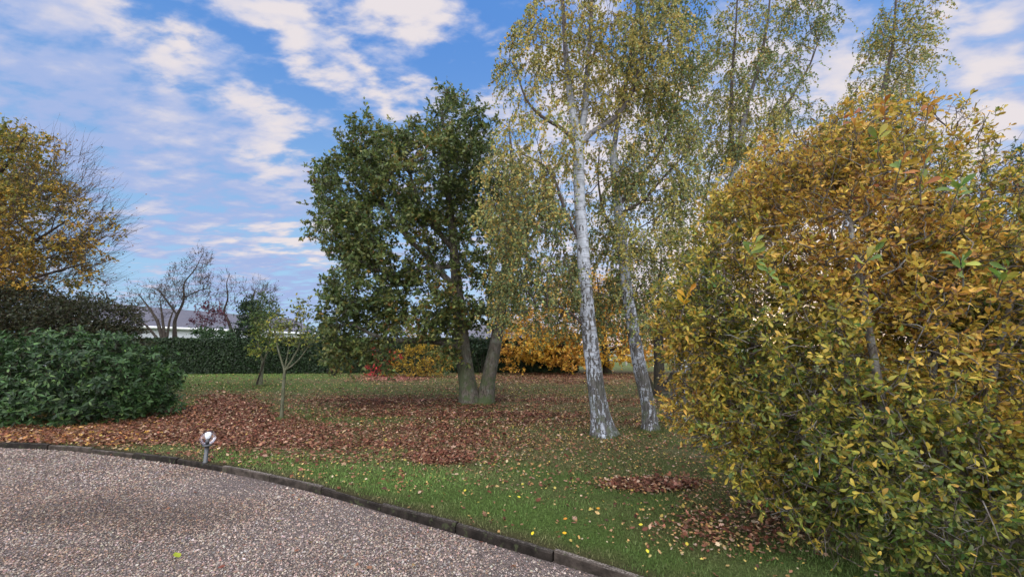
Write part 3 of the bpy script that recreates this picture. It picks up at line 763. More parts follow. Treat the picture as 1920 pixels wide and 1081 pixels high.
# fallen leaves
def fallen():
    mb = MB()
    for (y0, y1, n, sz) in ((1.8, 4.6, 60000, .046), (4.6, 8.6, 190000, .046), (8.6, 14, 170000, .052), (14, 24, 110000, .070)):
        yy = R.uniform(y0, y1, n); xx = R.uniform(-1.40, 1.2, n) * (yy + .8)
        p = np.stack([xx, yy, 0 * xx], 1)
        s = kerb_side(p); k = s > .03; p = p[k]
        d, bed, pink, px, py = litter(p[:, 0], p[:, 1])
        sparse = .024 + .10 * gauss(px, py, 850, 800, 360, 60) + .075 * gauss(px, py, 1150, 850, 420, 60) + .05 * gauss(px, py, 1350, 960, 260, 70) + .10 * gauss(px, py, 900, 720, 500, 26) + .03 * gauss(px, py, 500, 720, 200, 20)
        pr = np.clip(d ** 1.3 * 1.0, 0, 1) + sparse
        k = R.uniform(0, 1, len(p)) < pr; p = p[k]; d = d[k]; bed = bed[k]; pink = pink[k]; px = px[k]; py = py[k]
        k = len(p)
        p[:, 2] = .004 + R.uniform(0, .035, k) * np.clip(d * 1.3, .15, 1) + .012 * (1 - d)
        dnz = R.normal(0, 1, (k, 3)); 
        nr = norm(np.stack([R.normal(0, .38, k), R.normal(0, .38, k), np.ones(k)], 1))
        ax = norm(np.cross(nr, rdir(k)))
        yel = np.clip(1 - d * 1.5 + .35 * (px > 950) + .3 * (py < 740), 0, 1)
        isy = R.uniform(0, 1, k) < .12 + .62 * yel * (1 - bed)
        cr = palette(k, [(.105, .034, .020), (.16, .060, .036), (.23, .112, .066), (.40, .27, .18), (.062, .028, .020)], [4, 5, 3.6, 2.2, 2], .25)
        cy = palette(k, [(.42, .30, .12), (.46, .36, .08), (.36, .20, .08), (.46, .36, .26), (.26, .14, .08)], [3, 2, 3, 2, 3], .2)
        cpk = palette(k, [(.38, .12, .12), (.45, .22, .14), (.50, .30, .18)], [4, 2, 2], .2)
        c = np.where(isy[:, None], cy, cr)
        c = np.where((R.uniform(0, 1, k) < pink)[:, None], cpk, c)
        c = np.where((R.uniform(0, 1, k) < .32 * np.clip((420 - px) / 300, 0, 1))[:, None], cy * np.array([.9, .7, .6]), c)
        sm = np.where(isy, .60, 1.0) * np.where(R.uniform(0, 1, k) < .12, 1.5, 1.0)
        leaves(mb, p, ax, nr, sz * sm * R.uniform(.6, 1.35, k), c, L_OVAL if y0 > 8 else L_OAK, 0, np.where(isy, 1.1, 1.0) * R.uniform(.8, 1.4, k), curl=R.normal(.25, .35, k))
    # a few strays on the gravel
    q = []
    for (x, y, s, c) in ((335, 1047, .10, (.28, .33, .03)), (408, 1066, .06, (.18, .06, .04)), (517, 978, .05, (.40, .36, .05)), (525, 1022, .05, (.2, .08, .05)), (1010, 1015, .05, (.4, .3, .08)), (258, 857, .06, (.3, .16, .1)),
                         (690, 1062, .07, (.24, .12, .07)), (560, 1030, .05, (.22, .1, .06)), (465, 1020, .05, (.2, .09, .05)), (778, 1000, .05, (.25, .13, .08)), (560, 938, .05, (.3, .16, .08)), (905, 1000, .06, (.4, .25, .2)), (850, 975, .05, (.4, .2, .15)), (1180, 1074, .06, (.4, .2, .1))):
        a = G(x, y, GZ + .012); nr = norm(np.array([[R.normal(0, .2), R.normal(0, .2), 1.]])); ax = norm(np.cross(nr, rdir(1)))
        leaves(mb, a[None], ax, nr, [s], np.array([c]), L_OVAL, 0, [1.0], curl=np.array([.3]))
    n = 260; yy = R.uniform(2.4, 8, n); xx = R.uniform(-1.35, .6, n) * (yy + .5); p = np.stack([xx, yy, 0 * xx + GZ + .012], 1); ks = kerb_side(p)
    p = p[(ks < -.04) & (R.uniform(0, 1, n) < np.exp(ks / .9) + .12)]; k = len(p)
    nr = norm(np.stack([R.normal(0, .3, k), R.normal(0, .3, k), np.ones(k)], 1))
    leaves(mb, p, norm(np.cross(nr, rdir(k))), nr, R.uniform(.02, .055, k), palette(k, [(.16, .06, .04), (.25, .12, .07), (.42, .32, .12)], [3, 2, 1]), L_OAK, 0, 1.1, curl=R.normal(.3, .3, k))
    # bright yellow leaves near the kerb
    for (x, y, c) in ((997, 1003, (.62, .52, .03)), (1054, 999, (.60, .34, .02)), (1064, 971, (.45, .2, .03)), (1118, 952, (.5, .25, .03)), (1197, 983, (.55, .48, .05)), (1085, 1003, (.5, .3, .1)), (632, 870, (.5, .45, .1)), (870, 921, (.5, .45, .05)), (980, 905, (.5, .42, .05)), (1215, 1037, (.55, .5, .05)), (1288, 1023, (.5, .42, .06)), (970, 930, (.55, .5, .05))):
        a = G(x, y, .02); nr = norm(np.array([[R.normal(0, .3), -.4, 1.]])); ax = norm(np.cross(nr, rdir(1)))
        leaves(mb, a[None], ax, nr, [.042], np.array([c]), L_OVAL, 0, [1.2], curl=np.array([.3]))
    tag(mb.obj('fallen_leaves', M_dry), 'reddish brown and yellow autumn leaves scattered over the lawn', 'fallen leaves', kind='stuff')
fallen()
#@@HOUSES
# ================================================================== houses
def box(mb, a, b, col=(.5, .5, .5), mi=0):
    x0, y0, z0 = a; x1, y1, z1 = b
    v = [[x0, y0, z0], [x1, y0, z0], [x1, y1, z0], [x0, y1, z0], [x0, y0, z1], [x1, y0, z1], [x1, y1, z1], [x0, y1, z1]]
    mb.add(v, [[0, 3, 2, 1], [4, 5, 6, 7], [0, 1, 5, 4], [1, 2, 6, 5], [2, 3, 7, 6], [3, 0, 4, 7]], col, mi)
def slate_mat():
    m, gg, out = new_mat('slate')
    co = objco(gg); b = gg.n('ShaderNodeTexBrick'); gg.put(b.inputs['Vector'], gg.comb(gg.sep(co)[0], gg.m('MULTIPLY', gg.sep(co)[2], 1.6), 0.0))
    b.inputs['Scale'].default_value = 3.2; b.inputs['Mortar Size'].default_value = .012; b.inputs['Color1'].default_value = (.085, .085, .11, 1); b.inputs['Color2'].default_value = (.11, .106, .13, 1); b.inputs['Mortar'].default_value = (.04, .04, .05, 1)
    c = gg.mix(gg.mr(gg.noise(co, .8, 5), .3, .7, 0, .35), b.outputs[0], (.12, .11, .12, 1))
    gg.put(out.inputs[0], principled(gg, c, .55, .4).outputs[0]); return m
M_slate = slate_mat()
def plain(name, col, rough=.8, spec=.2, ns=3, amp=.15):
    m, gg, out = new_mat(name)
    n = gg.noise(objco(gg), ns, 5); lo = tuple(x * (1 - amp) for x in col[:3]) + (1,); hi = tuple(min(1, x * (1 + amp)) for x in col[:3]) + (1,)
    gg.put(out.inputs[0], principled(gg, gg.mix(n, lo, hi), rough, spec, bump(gg, n, .1, .01)).outputs[0]); return m
M_render = plain('render_wall', (.62, .66, .72)); M_white = plain('white_paint', (.78, .8, .8), .5); M_pane = plain('window_glass', (.05, .06, .08), .12, .6)
def house(A, B, eave, ridge, width, label, dormers=(), over=.45):
    """long gabled house; wall line from A to B, roof rising away from it"""
    A = np.array(A, float); B = np.array(B, float); L = np.linalg.norm(B - A); ang = math.atan2(B[1] - A[1], B[0] - A[0])
    h = thing('house', (A[0], A[1], 0), label, 'house'); h.rotation_euler = (0, 0, ang)
    def part(mb, name, mat, par=None):
        o = mb.obj(name, mat, None, (0, 0, 0)); o.parent = par or h; o.location = (0, 0, 0); return o
    mb = MB(); W = width; o = over
    v = [[0, 0, 0], [L, 0, 0], [L, W, 0], [0, W, 0], [0, 0, eave], [L, 0, eave], [L, W, eave], [0, W, eave], [0, W / 2, ridge - .15], [L, W / 2, ridge - .15]]
    mb.add(v, [[0, 1, 5, 4], [2, 3, 7, 6]]); mb.add(v, [[1, 2, 6, 9, 5], [3, 0, 4, 8, 7]])
    part(mb, 'wall', M_render)
    mb = MB(); sl_ = (ridge - eave) / (W / 2); t = .12
    v = []
    for x in (-o, L + o):
        v += [[x, -o, eave - o * sl_ + .02], [x, W / 2, ridge], [x, W + o, eave - o * sl_ + .02], [x, W + o, eave - o * sl_ - t], [x, W / 2, ridge - t], [x, -o, eave - o * sl_ - t]]
    mb.add(v, [[0, 6, 7, 1], [1, 7, 8, 2], [3, 9, 10, 4], [4, 10, 11, 5], [5, 11, 6, 0], [2, 8, 9, 3]]); mb.add(v, [[0, 1, 4, 5], [1, 2, 3, 4], [6, 11, 10, 7], [7, 10, 9, 8]])
    roof = part(mb, 'roof', M_slate)
    for xx in dormers:
        m2 = MB(); y = W * .2; z = eave + sl_ * y
        cs = [[xx, y, z + .05], [xx + .8, y, z + .05], [xx + .8, y + .7, z + .7 * sl_ + .05], [xx, y + .7, z + .7 * sl_ + .05]]
        cs += [[a[0], a[1], a[2] - .08] for a in cs]
        m2.add(cs, [[0, 1, 2, 3], [0, 4, 5, 1], [1, 5, 6, 2], [2, 6, 7, 3], [3, 7, 4, 0]]); part(m2, 'skylight', M_pane, roof)
    m2 = MB(); pts = [[-o, -o - .07, eave - o * sl_ - .02], [L + o, -o - .07, eave - o * sl_ - .02]]
    sweep(m2, np.array([pts[0], (np.array(pts[0]) + pts[1]) / 2, pts[1]]), [.11, .11, .11], 8); part(m2, 'gutter', M_white)
    m2 = MB(); box(m2, (1.2, -.10, 0), (1.3, -.003, eave - .25)); part(m2, 'drainpipe', M_white)
    k = 3.0
    while k < L - 2.5:
        m2 = MB(); box(m2, (k, -.05, .9), (k + 1.3, -.002, 2.1)); fr = part(m2, 'window', M_white)
        m3 = MB(); box(m3, (k + .08, -.056, .98), (k + .61, -.052, 2.02)); box(m3, (k + .69, -.056, .98), (k + 1.22, -.052, 2.02)); part(m3, 'pane', M_pane, fr)
        k += 5.5
    return h
A = P(200, 609, 30.5); B = P(592, 629, 52)
house((A[0], A[1]), (B[0], B[1]), 3.35, 5.15, 7.6, 'long low pale house with dark slate roof beyond the clipped hedge', (9, 15))
A = P(870, 640, 52); B = P(1010, 641, 50)
house((A[0], A[1]), (B[0], B[1]), 2.3, 4.6, 7, 'small pale house with slate roof glimpsed between the forked oak trunks')
#@@HEDGE
# ================================================================== hedges and shrubs
def hedge(name, x0, x1, yA, yB, depth, h, label, cols, w, n=45000, ls=.075, tpl=L_LO):
    o = thing(name, ((x0 + x1) / 2, (yA + yB) / 2, 0), label, 'hedge')
    # dark woody core that stops light, then leaves over it
    mb = MB(); nx = 60
    t = np.linspace(0, 1, nx); cx = x0 + (x1 - x0) * t; cy = yA + (yB - yA) * t
    prof = [(-depth / 2 + .15, 0), (-depth / 2 + .12, h * .5), (-depth / 2 + .18, h - .16), (depth / 2 - .18, h - .16), (depth / 2 - .12, h * .5), (depth / 2 - .15, 0)]
    V = np.array([[[cx[i], cy[i] + u, z + (.04 * math.sin(i * 1.3) if z > .5 else 0)] for u, z in prof] for i in range(nx)]).reshape(-1, 3)
    f = [[i * 6 + b, (i + 1) * 6 + b, (i + 1) * 6 + b + 1, i * 6 + b + 1] for i in range(nx - 1) for b in range(5)]
    mb.add(V, f, (.02, .02, .014)); mb.add(V, [list(range(6)), [(nx - 1) * 6 + b for b in range(5, -1, -1)]], (.02, .02, .014))
    mb.obj('branches', M_twig, o)
    mb = MB()
    u = R.uniform(0, 1, n); face = R.uniform(0, 1, n)
    fx = x0 + (x1 - x0) * u; fy = yA + (yB - yA) * u
    isf = face < .55; ist = (face >= .55) & (face < .85); isb = face >= .85
    z = np.where(ist, h + R.normal(-.04, .05, n), R.uniform(.02, h, n))
    off = np.where(isf, -depth / 2 + R.normal(0.02, .06, n), np.where(isb, depth / 2 + R.normal(0, .05, n), R.uniform(-depth / 2, depth / 2, n)))
    p = np.stack([fx, fy + off, z], 1)
    bump_ = vnoise(p, 41, 1.5)[:, None]
    nr0 = np.where(isf[:, None], np.array([0, -1., .2]), np.where(isb[:, None], np.array([0, 1., .2]), np.array([0, 0, 1.])))
    p = p + nr0 * bump_ * .05
    nr = norm(nr0 + R.normal(0, .55, (n, 3))); ax = norm(np.cross(nr, rdir(n)) + np.array([0, 0, .3]))
    c = palette(n, cols, w, .25, .5 + .5 * vnoise(p, 42, 1.0), .3)
    leaves(mb, p, ax, nr, ls * R.uniform(.6, 1.3, n), c, tpl)
    mb.obj('foliage', [M_gloss, M_twig], o)
    return o
xl = P(215, 698, 24)[0]; xr = P(1080, 690, 26)[0]
hedge('hedge', xl, xr, 23.6, 25.6, 1.2, 1.95, 'long clipped dark evergreen hedge along the back of the lawn', [(.016, .036, .012), (.022, .048, .016), (.012, .026, .010), (.04, .075, .025)], [5, 4, 4, 1], n=120000, ls=.12)

def shrub(name, base, bl, label, cat, leafm, nanc, cols, w, ls, tpl=L_LO, n_tw=3, n_lf=6, Ltw=.3, stems=7, core=None, shell=.8, group=None, lump=.22, hang=0.0, whorl=False, up=.3, field=None,
          barkm=None, tip=.003, seed=1, ff=.9, var=.2, upb=.25, fspread=.22, lay=0.0, wid=1.0, sr=.03, outward=.8, extra=None, flat=0.0):
    base = np.array([base[0], base[1], 0.0])
    o = thing(name, base, label, cat, group)
    anc = sample_blobs(bl, nanc, shell, lump, seed)
    anc = anc[anc[:, 2] > .06]
    cen = np.mean([b[0] for b in bl], 0)
    sk = Skel()
    for k in range(stems):
        a = 2 * math.pi * k / stems + R.uniform(-.3, .3); b = bl[k % len(bl)]
        tgt = b[0] + np.array([math.cos(a), math.sin(a), 0]) * b[1] * .35; tgt[2] = max(b[0][2], .3)
        st = base + np.array([math.cos(a), math.sin(a), 0]) * .12 * min(1, b[1][0]); st[2] = -.03
        midp = (st * .55 + tgt * .45) + np.array([0, 0, .1])
        sk.trunk([st, midp, tgt], [sr, sr * .75, sr * .45], -1, .25, .15)
    sk.grow(anc, up=up, seglen=.25, tip=tip, lowpen=.5)
    mb = MB(); sk.build(mb, .04, 0, 8)
    mb.obj('stems', barkm or M_darkbark, o)
    mb = MB()
    twigs_and_leaves(mb, anc, cen * np.array([1, 1, .6]), n_tw, Ltw, n_lf, ls, cols, w, tpl, seed=seed, ff=ff, whorl=whorl, field=field, hang=hang, var=var, upb=upb, fspread=fspread, lay=lay, wid=wid, outward=outward, flat=flat)
    if extra: extra(mb)
    mb.obj('foliage', [leafm, M_twig], o)
    return o

# big rhododendron, left foreground
b_ = G(120, 800); Yr = 9.3
shrub('rhododendron', (b_[0] - .3, Yr), [blob(60, 720, Yr, 200, 92, 1.3), blob(190, 720, Yr - .2, 120, 78, 1.1), blob(268, 728, Yr + .2, 58, 54, .8), blob(-150, 715, Yr, 190, 100, 1.5), blob(60, 775, Yr - .2, 230, 50, 1.3), blob(225, 765, Yr, 95, 45, .9)],
      'broad dark green rhododendron in the left foreground, touching the drive edge', 'shrub', M_gloss, 2300, [(.030, .070, .022), (.048, .105, .030), (.020, .048, .016), (.09, .16, .045), (.012, .028, .010)], [4, 4, 4, 1.5, 2], .115, L_LONG, 3, 9, .20, stems=12, shell=.80, upb=.75, wid=1.15, whorl=True, ff=1.6, sr=.05, seed=51, lump=.16)
# dark mixed shrub behind it
Yd = 11.6
shrub('cotoneaster', (P(110, 600, Yd)[0], Yd), [blob(40, 600, Yd, 120, 66, 1.2), blob(150, 605, Yd, 95, 52, 1.1), blob(190, 650, Yd, 50, 48, 1), blob(185, 600, Yd, 30, 30, .7), blob(-110, 600, Yd, 140, 70, 1.4), blob(60, 680, Yd, 200, 70, 1.3)],
      'dull olive brown bush behind the rhododendron with thin arching twigs', 'shrub', M_leaf, 2600, [(.026, .036, .016), (.042, .050, .020), (.065, .042, .022), (.016, .024, .012), (.16, .13, .04)], [5, 4, 2.5, 4, .3], .070, L_LO, 4, 9, .36, stems=10, shell=.7, seed=52, sr=.04)

# yellow shrub and red shrub under the oak's low branches
by = G(782, 706)
shrub('yellow_shrub', by[:2], [blob(785, 672, by[1], 52, 30, .8), blob(755, 690, by[1], 38, 16, .7), blob(815, 685, by[1], 30, 22, .7), blob(790, 645, by[1], 30, 22, .6)],
      'rounded bright yellow shrub seen below the oak branches', 'shrub', M_leaf, 300, [(.42, .29, .03), (.52, .37, .05), (.30, .20, .04), (.36, .17, .03)], [5, 4, 2, 1.5], .10, L_OVAL, 3, 5, .30, stems=6, seed=53, lump=.4)
br_ = G(712, 706)
shrub('red_shrub', br_[:2], [blob(716, 672, br_[1], 16, 26, .5), blob(738, 668, br_[1], 16, 12, .4), blob(706, 692, br_[1], 24, 12, .5), blob(766, 610, br_[1], 8, 10, .3)],
      'small scarlet leaved shrub left of the yellow one', 'shrub', M_leaf, 110, [(.60, .06, .07), (.50, .09, .06), (.42, .16, .08)], [5, 3, 2], .14, L_OAK, 2, 5, .22, stems=5, seed=54)
#@@TREES
# ================================================================== trees
def path(lst, Y0, Y1=None):
    """stem points from photo positions at depths Y0..Y1"""
    Y1 = Y0 if Y1 is None else Y1; n = len(lst)
    return [P(x, y, Y0 + (Y1 - Y0) * i / max(n - 1, 1)) for i, (x, y) in enumerate(lst)]

# ---- twin trunk oak
ob = G(893, 756); Yo = ob[1]; k = Yo / F
sk = Skel()
t1 = sk.trunk(path([(882, 759), (876, 715), (868, 660), (863, 600), (856, 530), (850, 460), (845, 400), (838, 330), (832, 250), (828, 200)], Yo, Yo + .2), [.29, .24, .215, .19, .155, .13, .11, .085, .05, .02], -1, .18)
t2 = sk.trunk(path([(908, 759), (918, 700), (930, 640), (940, 580), (950, 500), (958, 440), (965, 380), (960, 300), (955, 240)], Yo + .05, Yo + .7), [.25, .195, .18, .17, .15, .13, .09, .06, .02], -1, .3)
sk.trunk(path([(868, 655), (830, 640), (790, 637), (740, 640), (690, 625), (650, 600)], Yo, Yo - .9), [.10, .095, .085, .07, .045, .02], t1[int(len(t1) * .19)], .25)
sk.trunk(path([(856, 540), (825, 510), (790, 470), (762, 445), (730, 400), (690, 340)], Yo, Yo - .3), [.10, .09, .075, .06, .04, .02], t1[int(len(t1) * .38)], .3)
sk.trunk(path([(850, 470), (820, 430), (790, 400), (770, 330), (740, 260)], Yo, Yo + .5), [.085, .075, .06, .045, .02], t1[int(len(t1) * .50)], .3)
sk.trunk(path([(852, 500), (800, 500), (745, 520), (690, 500), (640, 470)], Yo + .1, Yo - 1.0), [.075, .065, .05, .035, .02], t1[int(len(t1) * .45)], .3)
sk.trunk(path([(950, 510), (985, 470), (1010, 420), (1020, 360)], Yo + .5, Yo + .3), [.07, .06, .04, .02], t2[int(len(t2) * .45)], .3)
obl = [blob(850, 240, Yo, 50, 70, 1.3), blob(712, 290, Yo, 72, 52, 1.4), blob(660, 360, Yo, 66, 80, 1.5), blob(790, 340, Yo, 110, 95, 2.0), blob(655, 440, Yo, 58, 60, 1.4), blob(740, 450, Yo, 110, 80, 2.0),
       blob(690, 530, Yo - .3, 78, 62, 1.6), blob(780, 560, Yo - .3, 85, 50, 1.2), blob(680, 610, Yo - .5, 66, 50, 1.3), blob(770, 610, Yo - .6, 75, 26, 1.0), blob(652, 650, Yo - .6, 34, 40, .9), blob(690, 655, Yo - .7, 20, 26, .7),
       blob(870, 330, Yo, 60, 90, 1.5), blob(890, 460, Yo, 50, 80, 1.3), blob(860, 580, Yo + .2, 46, 46, 1.2), blob(945, 400, Yo + .5, 50, 110, 1.3), blob(940, 560, Yo + .6, 40, 60, 1.1), blob(850, 640, Yo - .3, 20, 34, .6), blob(612, 340, Yo, 22, 40, .7), blob(905, 250, Yo + .3, 26, 50, .8), blob(640, 600, Yo - .4, 36, 60, .9), blob(650, 665, Yo - .7, 36, 28, .8), blob(825, 610, Yo - .5, 30, 30, .7), blob(830, 660, Yo - .5, 20, 26, .5), blob(725, 665, Yo - .8, 24, 24, .5)]
anc = sample_blobs(obl, 2250, .5, .25, 61)
sk.grow(anc, up=.35, seglen=.28, tip=.0045, lowpen=.8)
mb = MB()
def oak_field(p):
    f = .42 + .45 * vnoise(p, 62, .9) + .25 * np.clip((1.9 - p[:, 2]) / 2, -.4, .5) + .22 * np.clip((p[:, 0] + 1.0) / 1.5, -.2, 1)
    return f
oc = anc.mean(0)
twigs_and_leaves(mb, anc, oc, 3, .42, 12, .112, [(.055, .095, .036), (.10, .155, .050), (.155, .205, .062), (.22, .23, .065), (.24, .19, .04), (.34, .22, .045), (.20, .085, .03)], [2.6, 5, 5, 3.4, 1.8, 1.1, .6], L_OAK, field=oak_field, fspread=.26, seed=62, wid=.95)
save_tree('oak_tree', ob, 'tall green leaved tree with a forked twin trunk, left of the white birches', 'tree', sk, mb, M_oakbark, M_leaf, rough=.05, flare=.35, seed=3)

# ---- birches
BL = [(.46, .40, .11), (.60, .50, .14), (.32, .33, .11), (.17, .23, .09), (.52, .33, .08), (.22, .30, .12), (.11, .16, .07)]
def birch(base, stems, bl, nanc, w, label, seed, Lh=.66, n_lf=15, n_tw=4, ls=.049, extra=None, yel=0.0, barkm=None, hang=.62, ffield=None):
    sk = Skel(); idx = {}
    for k_, (pts, rad, par, fr, opn) in enumerate(stems):
        pi = -1 if par is None else idx[par][min(int(len(idx[par]) * fr), len(idx[par]) - 1)]
        if pi >= 0: pts = [sk.p[pi]] + list(pts)[1:]
        idx[k_] = sk.trunk(pts, rad, pi, opn, .14)
    anc = sample_blobs(bl, nanc, .35, .3, seed)
    sk.grow(anc, up=.6, seglen=.25, tip=.0032, lowpen=2.0, jit=.07)
    mb = MB()
    fld = ffield or (lambda p: .5 + .5 * vnoise(p, seed, .8) - yel)
    twigs_and_leaves(mb, anc, anc.mean(0), n_tw, Lh, n_lf, ls, BL, w, L_LO, hang=hang, seed=seed, fspread=.28, tw_r=.0022, field=fld, spread=1.0, wid=1.35, tw_col=(.05, .035, .03))
    return save_tree('birch_tree', base, label, 'tree', sk, mb, barkm or M_birch, M_leaf, 'weeping birches in the middle of the lawn', .06, .6, seed)

b1 = G(1132, 816); Y1 = b1[1]
birch(b1, [
    (path([(1132, 817), (1124, 770), (1116, 720), (1110, 670), (1104, 620), (1099, 560), (1095, 500), (1091, 440), (1087, 380), (1085, 320), (1085, 262)], Y1, Y1 + .1), [.19, .165, .152, .145, .138, .130, .122, .115, .11, .107, .105], None, 0, .72),
    (path([(1085, 262), (1076, 225), (1066, 160), (1060, 90), (1055, 0), (1050, -120)], Y1 + .1, Y1 - .2), [.085, .075, .06, .05, .035, .01], 0, 1, .05),
    (path([(1085, 262), (1096, 220), (1100, 150), (1106, 70), (1112, -30), (1115, -160)], Y1 + .1, Y1 + .5), [.075, .07, .055, .045, .03, .01], 0, 1, .05),
    (path([(1085, 275), (1118, 240), (1150, 228), (1185, 180), (1205, 100), (1215, 0)], Y1 + .1, Y1 + .4), [.06, .055, .048, .04, .025, .01], 0, .97, .1),
    (path([(1087, 275), (1058, 240), (1020, 225), (985, 190), (965, 120)], Y1 + .1, Y1 - .4), [.045, .04, .032, .022, .01], 0, .97, .1),
    (path([(1095, 480), (1060, 400), (1040, 330), (1010, 300), (980, 290)], Y1 + .1, Y1 - .2), [.035, .030, .025, .02, .01], 0, .6, .2),
    (path([(1106, 615), (1080, 590), (1050, 572), (1010, 575), (970, 590)], Y1 + .05, Y1 - .1), [.028, .025, .02, .014, .008], 0, .33, .3),
], [blob(1060, 60, Y1, 120, 120, 1.5), blob(1140, 110, Y1 + .2, 130, 110, 1.6), blob(985, 130, Y1, 55, 120, .9), blob(1010, 270, Y1 - .2, 90, 85, 1.2), blob(980, 400, Y1 - .1, 80, 90, 1.0), blob(1010, 520, Y1, 90, 55, .9), blob(1060, 350, Y1 + .5, 60, 110, .8),
    blob(1230, 110, Y1 + .4, 70, 110, 1.2), blob(1100, -160, Y1, 190, 130, 1.7), blob(1170, 290, Y1 + .5, 80, 80, 1.0), blob(945, 560, Y1, 34, 40, .6), blob(1000, 450, Y1 + .3, 90, 110, .9), blob(1060, 520, Y1 + 1, 70, 70, .8), blob(1000, 350, Y1 + .5, 70, 90, .8), blob(960, 480, Y1 + .6, 50, 110, .7), blob(1050, 600, Y1 + 1.2, 90, 30, .8), blob(940, 330, Y1 + .4, 36, 90, .6)],
    1150, [6, 6, 5, 3, 4, 4, 2], 'thick leaning birch with white bark, nearest and leftmost of the white trunks', 71, n_lf=20)
b2 = G(1220, 807); Y2 = b2[1]
birch(b2, [
    (path([(1220, 809), (1217, 765), (1205, 715), (1195, 665), (1186, 610), (1178, 560), (1170, 500), (1164, 440), (1158, 380), (1152, 320), (1150, 285)], Y2, Y2 + .3), [.125, .12, .125, .128, .122, .115, .11, .10, .095, .09, .085], None, 0, .55),
    (path([(1150, 285), (1158, 230), (1175, 150), (1190, 60), (1200, -60)], Y2 + .3, Y2 + .6), [.06, .05, .04, .025, .01], 0, 1, .05),
    (path([(1160, 400), (1195, 340), (1235, 290), (1265, 220), (1280, 120)], Y2 + .3, Y2 + .7), [.045, .04, .035, .025, .01], 0, .78, .2),
    (path([(1166, 460), (1130, 400), (1120, 330), (1125, 270)], Y2 + .3, Y2 + .6), [.035, .03, .02, .01], 0, .66, .2),
    (path([(1160, 410), (1205, 380), (1245, 330), (1285, 290), (1310, 240)], Y2 + .3, Y2 + .1), [.035, .03, .025, .018, .01], 0, .76, .2),
], [blob(1200, 400, Y2 + .3, 85, 90, 1.1), blob(1240, 300, Y2 + .5, 75, 100, 1.2), blob(1200, 520, Y2 + .5, 60, 60, .8), blob(1250, 480, Y2 + .3, 45, 70, .8), blob(1130, 500, Y2 + .7, 70, 80, .8), blob(1220, 100, Y2 + .6, 90, 160, 1.2), blob(1275, 180, Y2 + .4, 40, 100, .8), blob(1160, 590, Y2 + .8, 70, 34, .7), blob(1185, 560, Y2 - .3, 30, 50, .3), blob(1180, 440, Y2 - .3, 40, 60, .35), blob(1290, 400, Y2 + .6, 50, 90, .7)],
    760, [3, 1.5, 4, 6, 1.5, 5, 6], 'slimmer birch with black flaked white foot, right beside the thick leaning birch', 72, n_lf=18)
b3 = G(1268, 786); Y3 = b3[1]
birch(b3, [
    (path([(1268, 788), (1272, 740), (1278, 690), (1290, 640), (1305, 590), (1325, 520), (1345, 450), (1364, 395), (1374, 340), (1385, 270)], Y3, Y3 + .2), [.17, .155, .15, .145, .14, .13, .12, .11, .09, .07], None, 0, .55),
    (path([(1385, 270), (1400, 200), (1425, 120), (1440, 40), (1450, -80)], Y3 + .2, Y3 + .4), [.065, .05, .04, .025, .01], 0, 1, .05),
    (path([(1374, 330), (1370, 240), (1372, 150), (1380, 50), (1385, -60)], Y3 + .2, Y3 - .2), [.055, .045, .035, .025, .01], 0, .88, .05),
    (path([(1380, 300), (1430, 250), (1480, 190), (1520, 120), (1540, 60)], Y3 + .2, Y3 + .5), [.045, .04, .03, .02, .01], 0, .93, .1),
    (path([(1340, 460), (1320, 380), (1335, 310), (1350, 280)], Y3 + .1, Y3 + .4), [.04, .03, .02, .01], 0, .7, .2),
], [blob(1400, 60, Y3, 50, 110, 1.1), blob(1480, 60, Y3 + .3, 60, 80, 1.1), blob(1440, 170, Y3 + .2, 80, 75, 1.2), blob(1500, 230, Y3 + .4, 60, 60, 1.0), blob(1390, 300, Y3, 60, 70, .9), blob(1320, 370, Y3, 40, 60, .7), blob(1470, 330, Y3 + .3, 90, 50, 1), blob(1450, -120, Y3, 110, 110, 1.3), blob(1540, 25, Y3 + .3, 22, 50, .6), blob(1340, 260, Y3 + .4, 50, 100, .9), blob(1400, 230, Y3, 60, 90, .9), blob(1530, 330, Y3 + .5, 80, 60, .9), blob(1420, 380, Y3 + .4, 80, 40, .8), blob(1345, 130, Y3 + .3, 30, 90, .7)],
    950, [2, 1, 3.5, 7, 2, 4, 7], 'birch leaning to the right, its foot half hidden by the golden foreground bush', 73, n_lf=16)
Y4 = 8.8; b4 = P(1560, 700, Y4); b4[2] = 0
birch(b4, [
    (path([(1560, 762), (1565, 650), (1575, 520), (1590, 420), (1605, 330)], Y4, Y4), [.15, .14, .12, .10, .085], None, 0, .6),
    (path([(1605, 330), (1640, 230), (1660, 150), (1675, 80), (1680, 0), (1688, -90)], Y4, Y4 + .2), [.06, .05, .04, .03, .02, .01], 0, 1, .05),
    (path([(1605, 330), (1550, 250), (1590, 190), (1620, 150)], Y4, Y4 - .1), [.04, .03, .02, .01], 0, 1, .1),
    (path([(1630, 260), (1690, 215), (1750, 215), (1790, 250), (1815, 300)], Y4, Y4 - .3), [.035, .028, .02, .012, .006], 1, .4, .2),
], [blob(1690, 40, Y4, 34, 80, .9), blob(1655, 100, Y4, 45, 70, .9), blob(1700, 130, Y4, 30, 40, .7), blob(1630, 210, Y4, 60, 50, .9), blob(1530, 290, Y4, 60, 50, .9), blob(1600, 300, Y4, 70, 40, .9), blob(1740, 250, Y4 - .2, 40, 22, .6), blob(1775, 285, Y4 - .2, 34, 22, .5), blob(1690, -100, Y4, 60, 80, .9), blob(1715, 70, Y4, 22, 50, .5)],
    430, [3, 1, 4, 6, 3, 4, 7], 'birch rising behind the right end of the golden bush, with a thin drooping arch', 74, n_lf=15, Lh=.7)

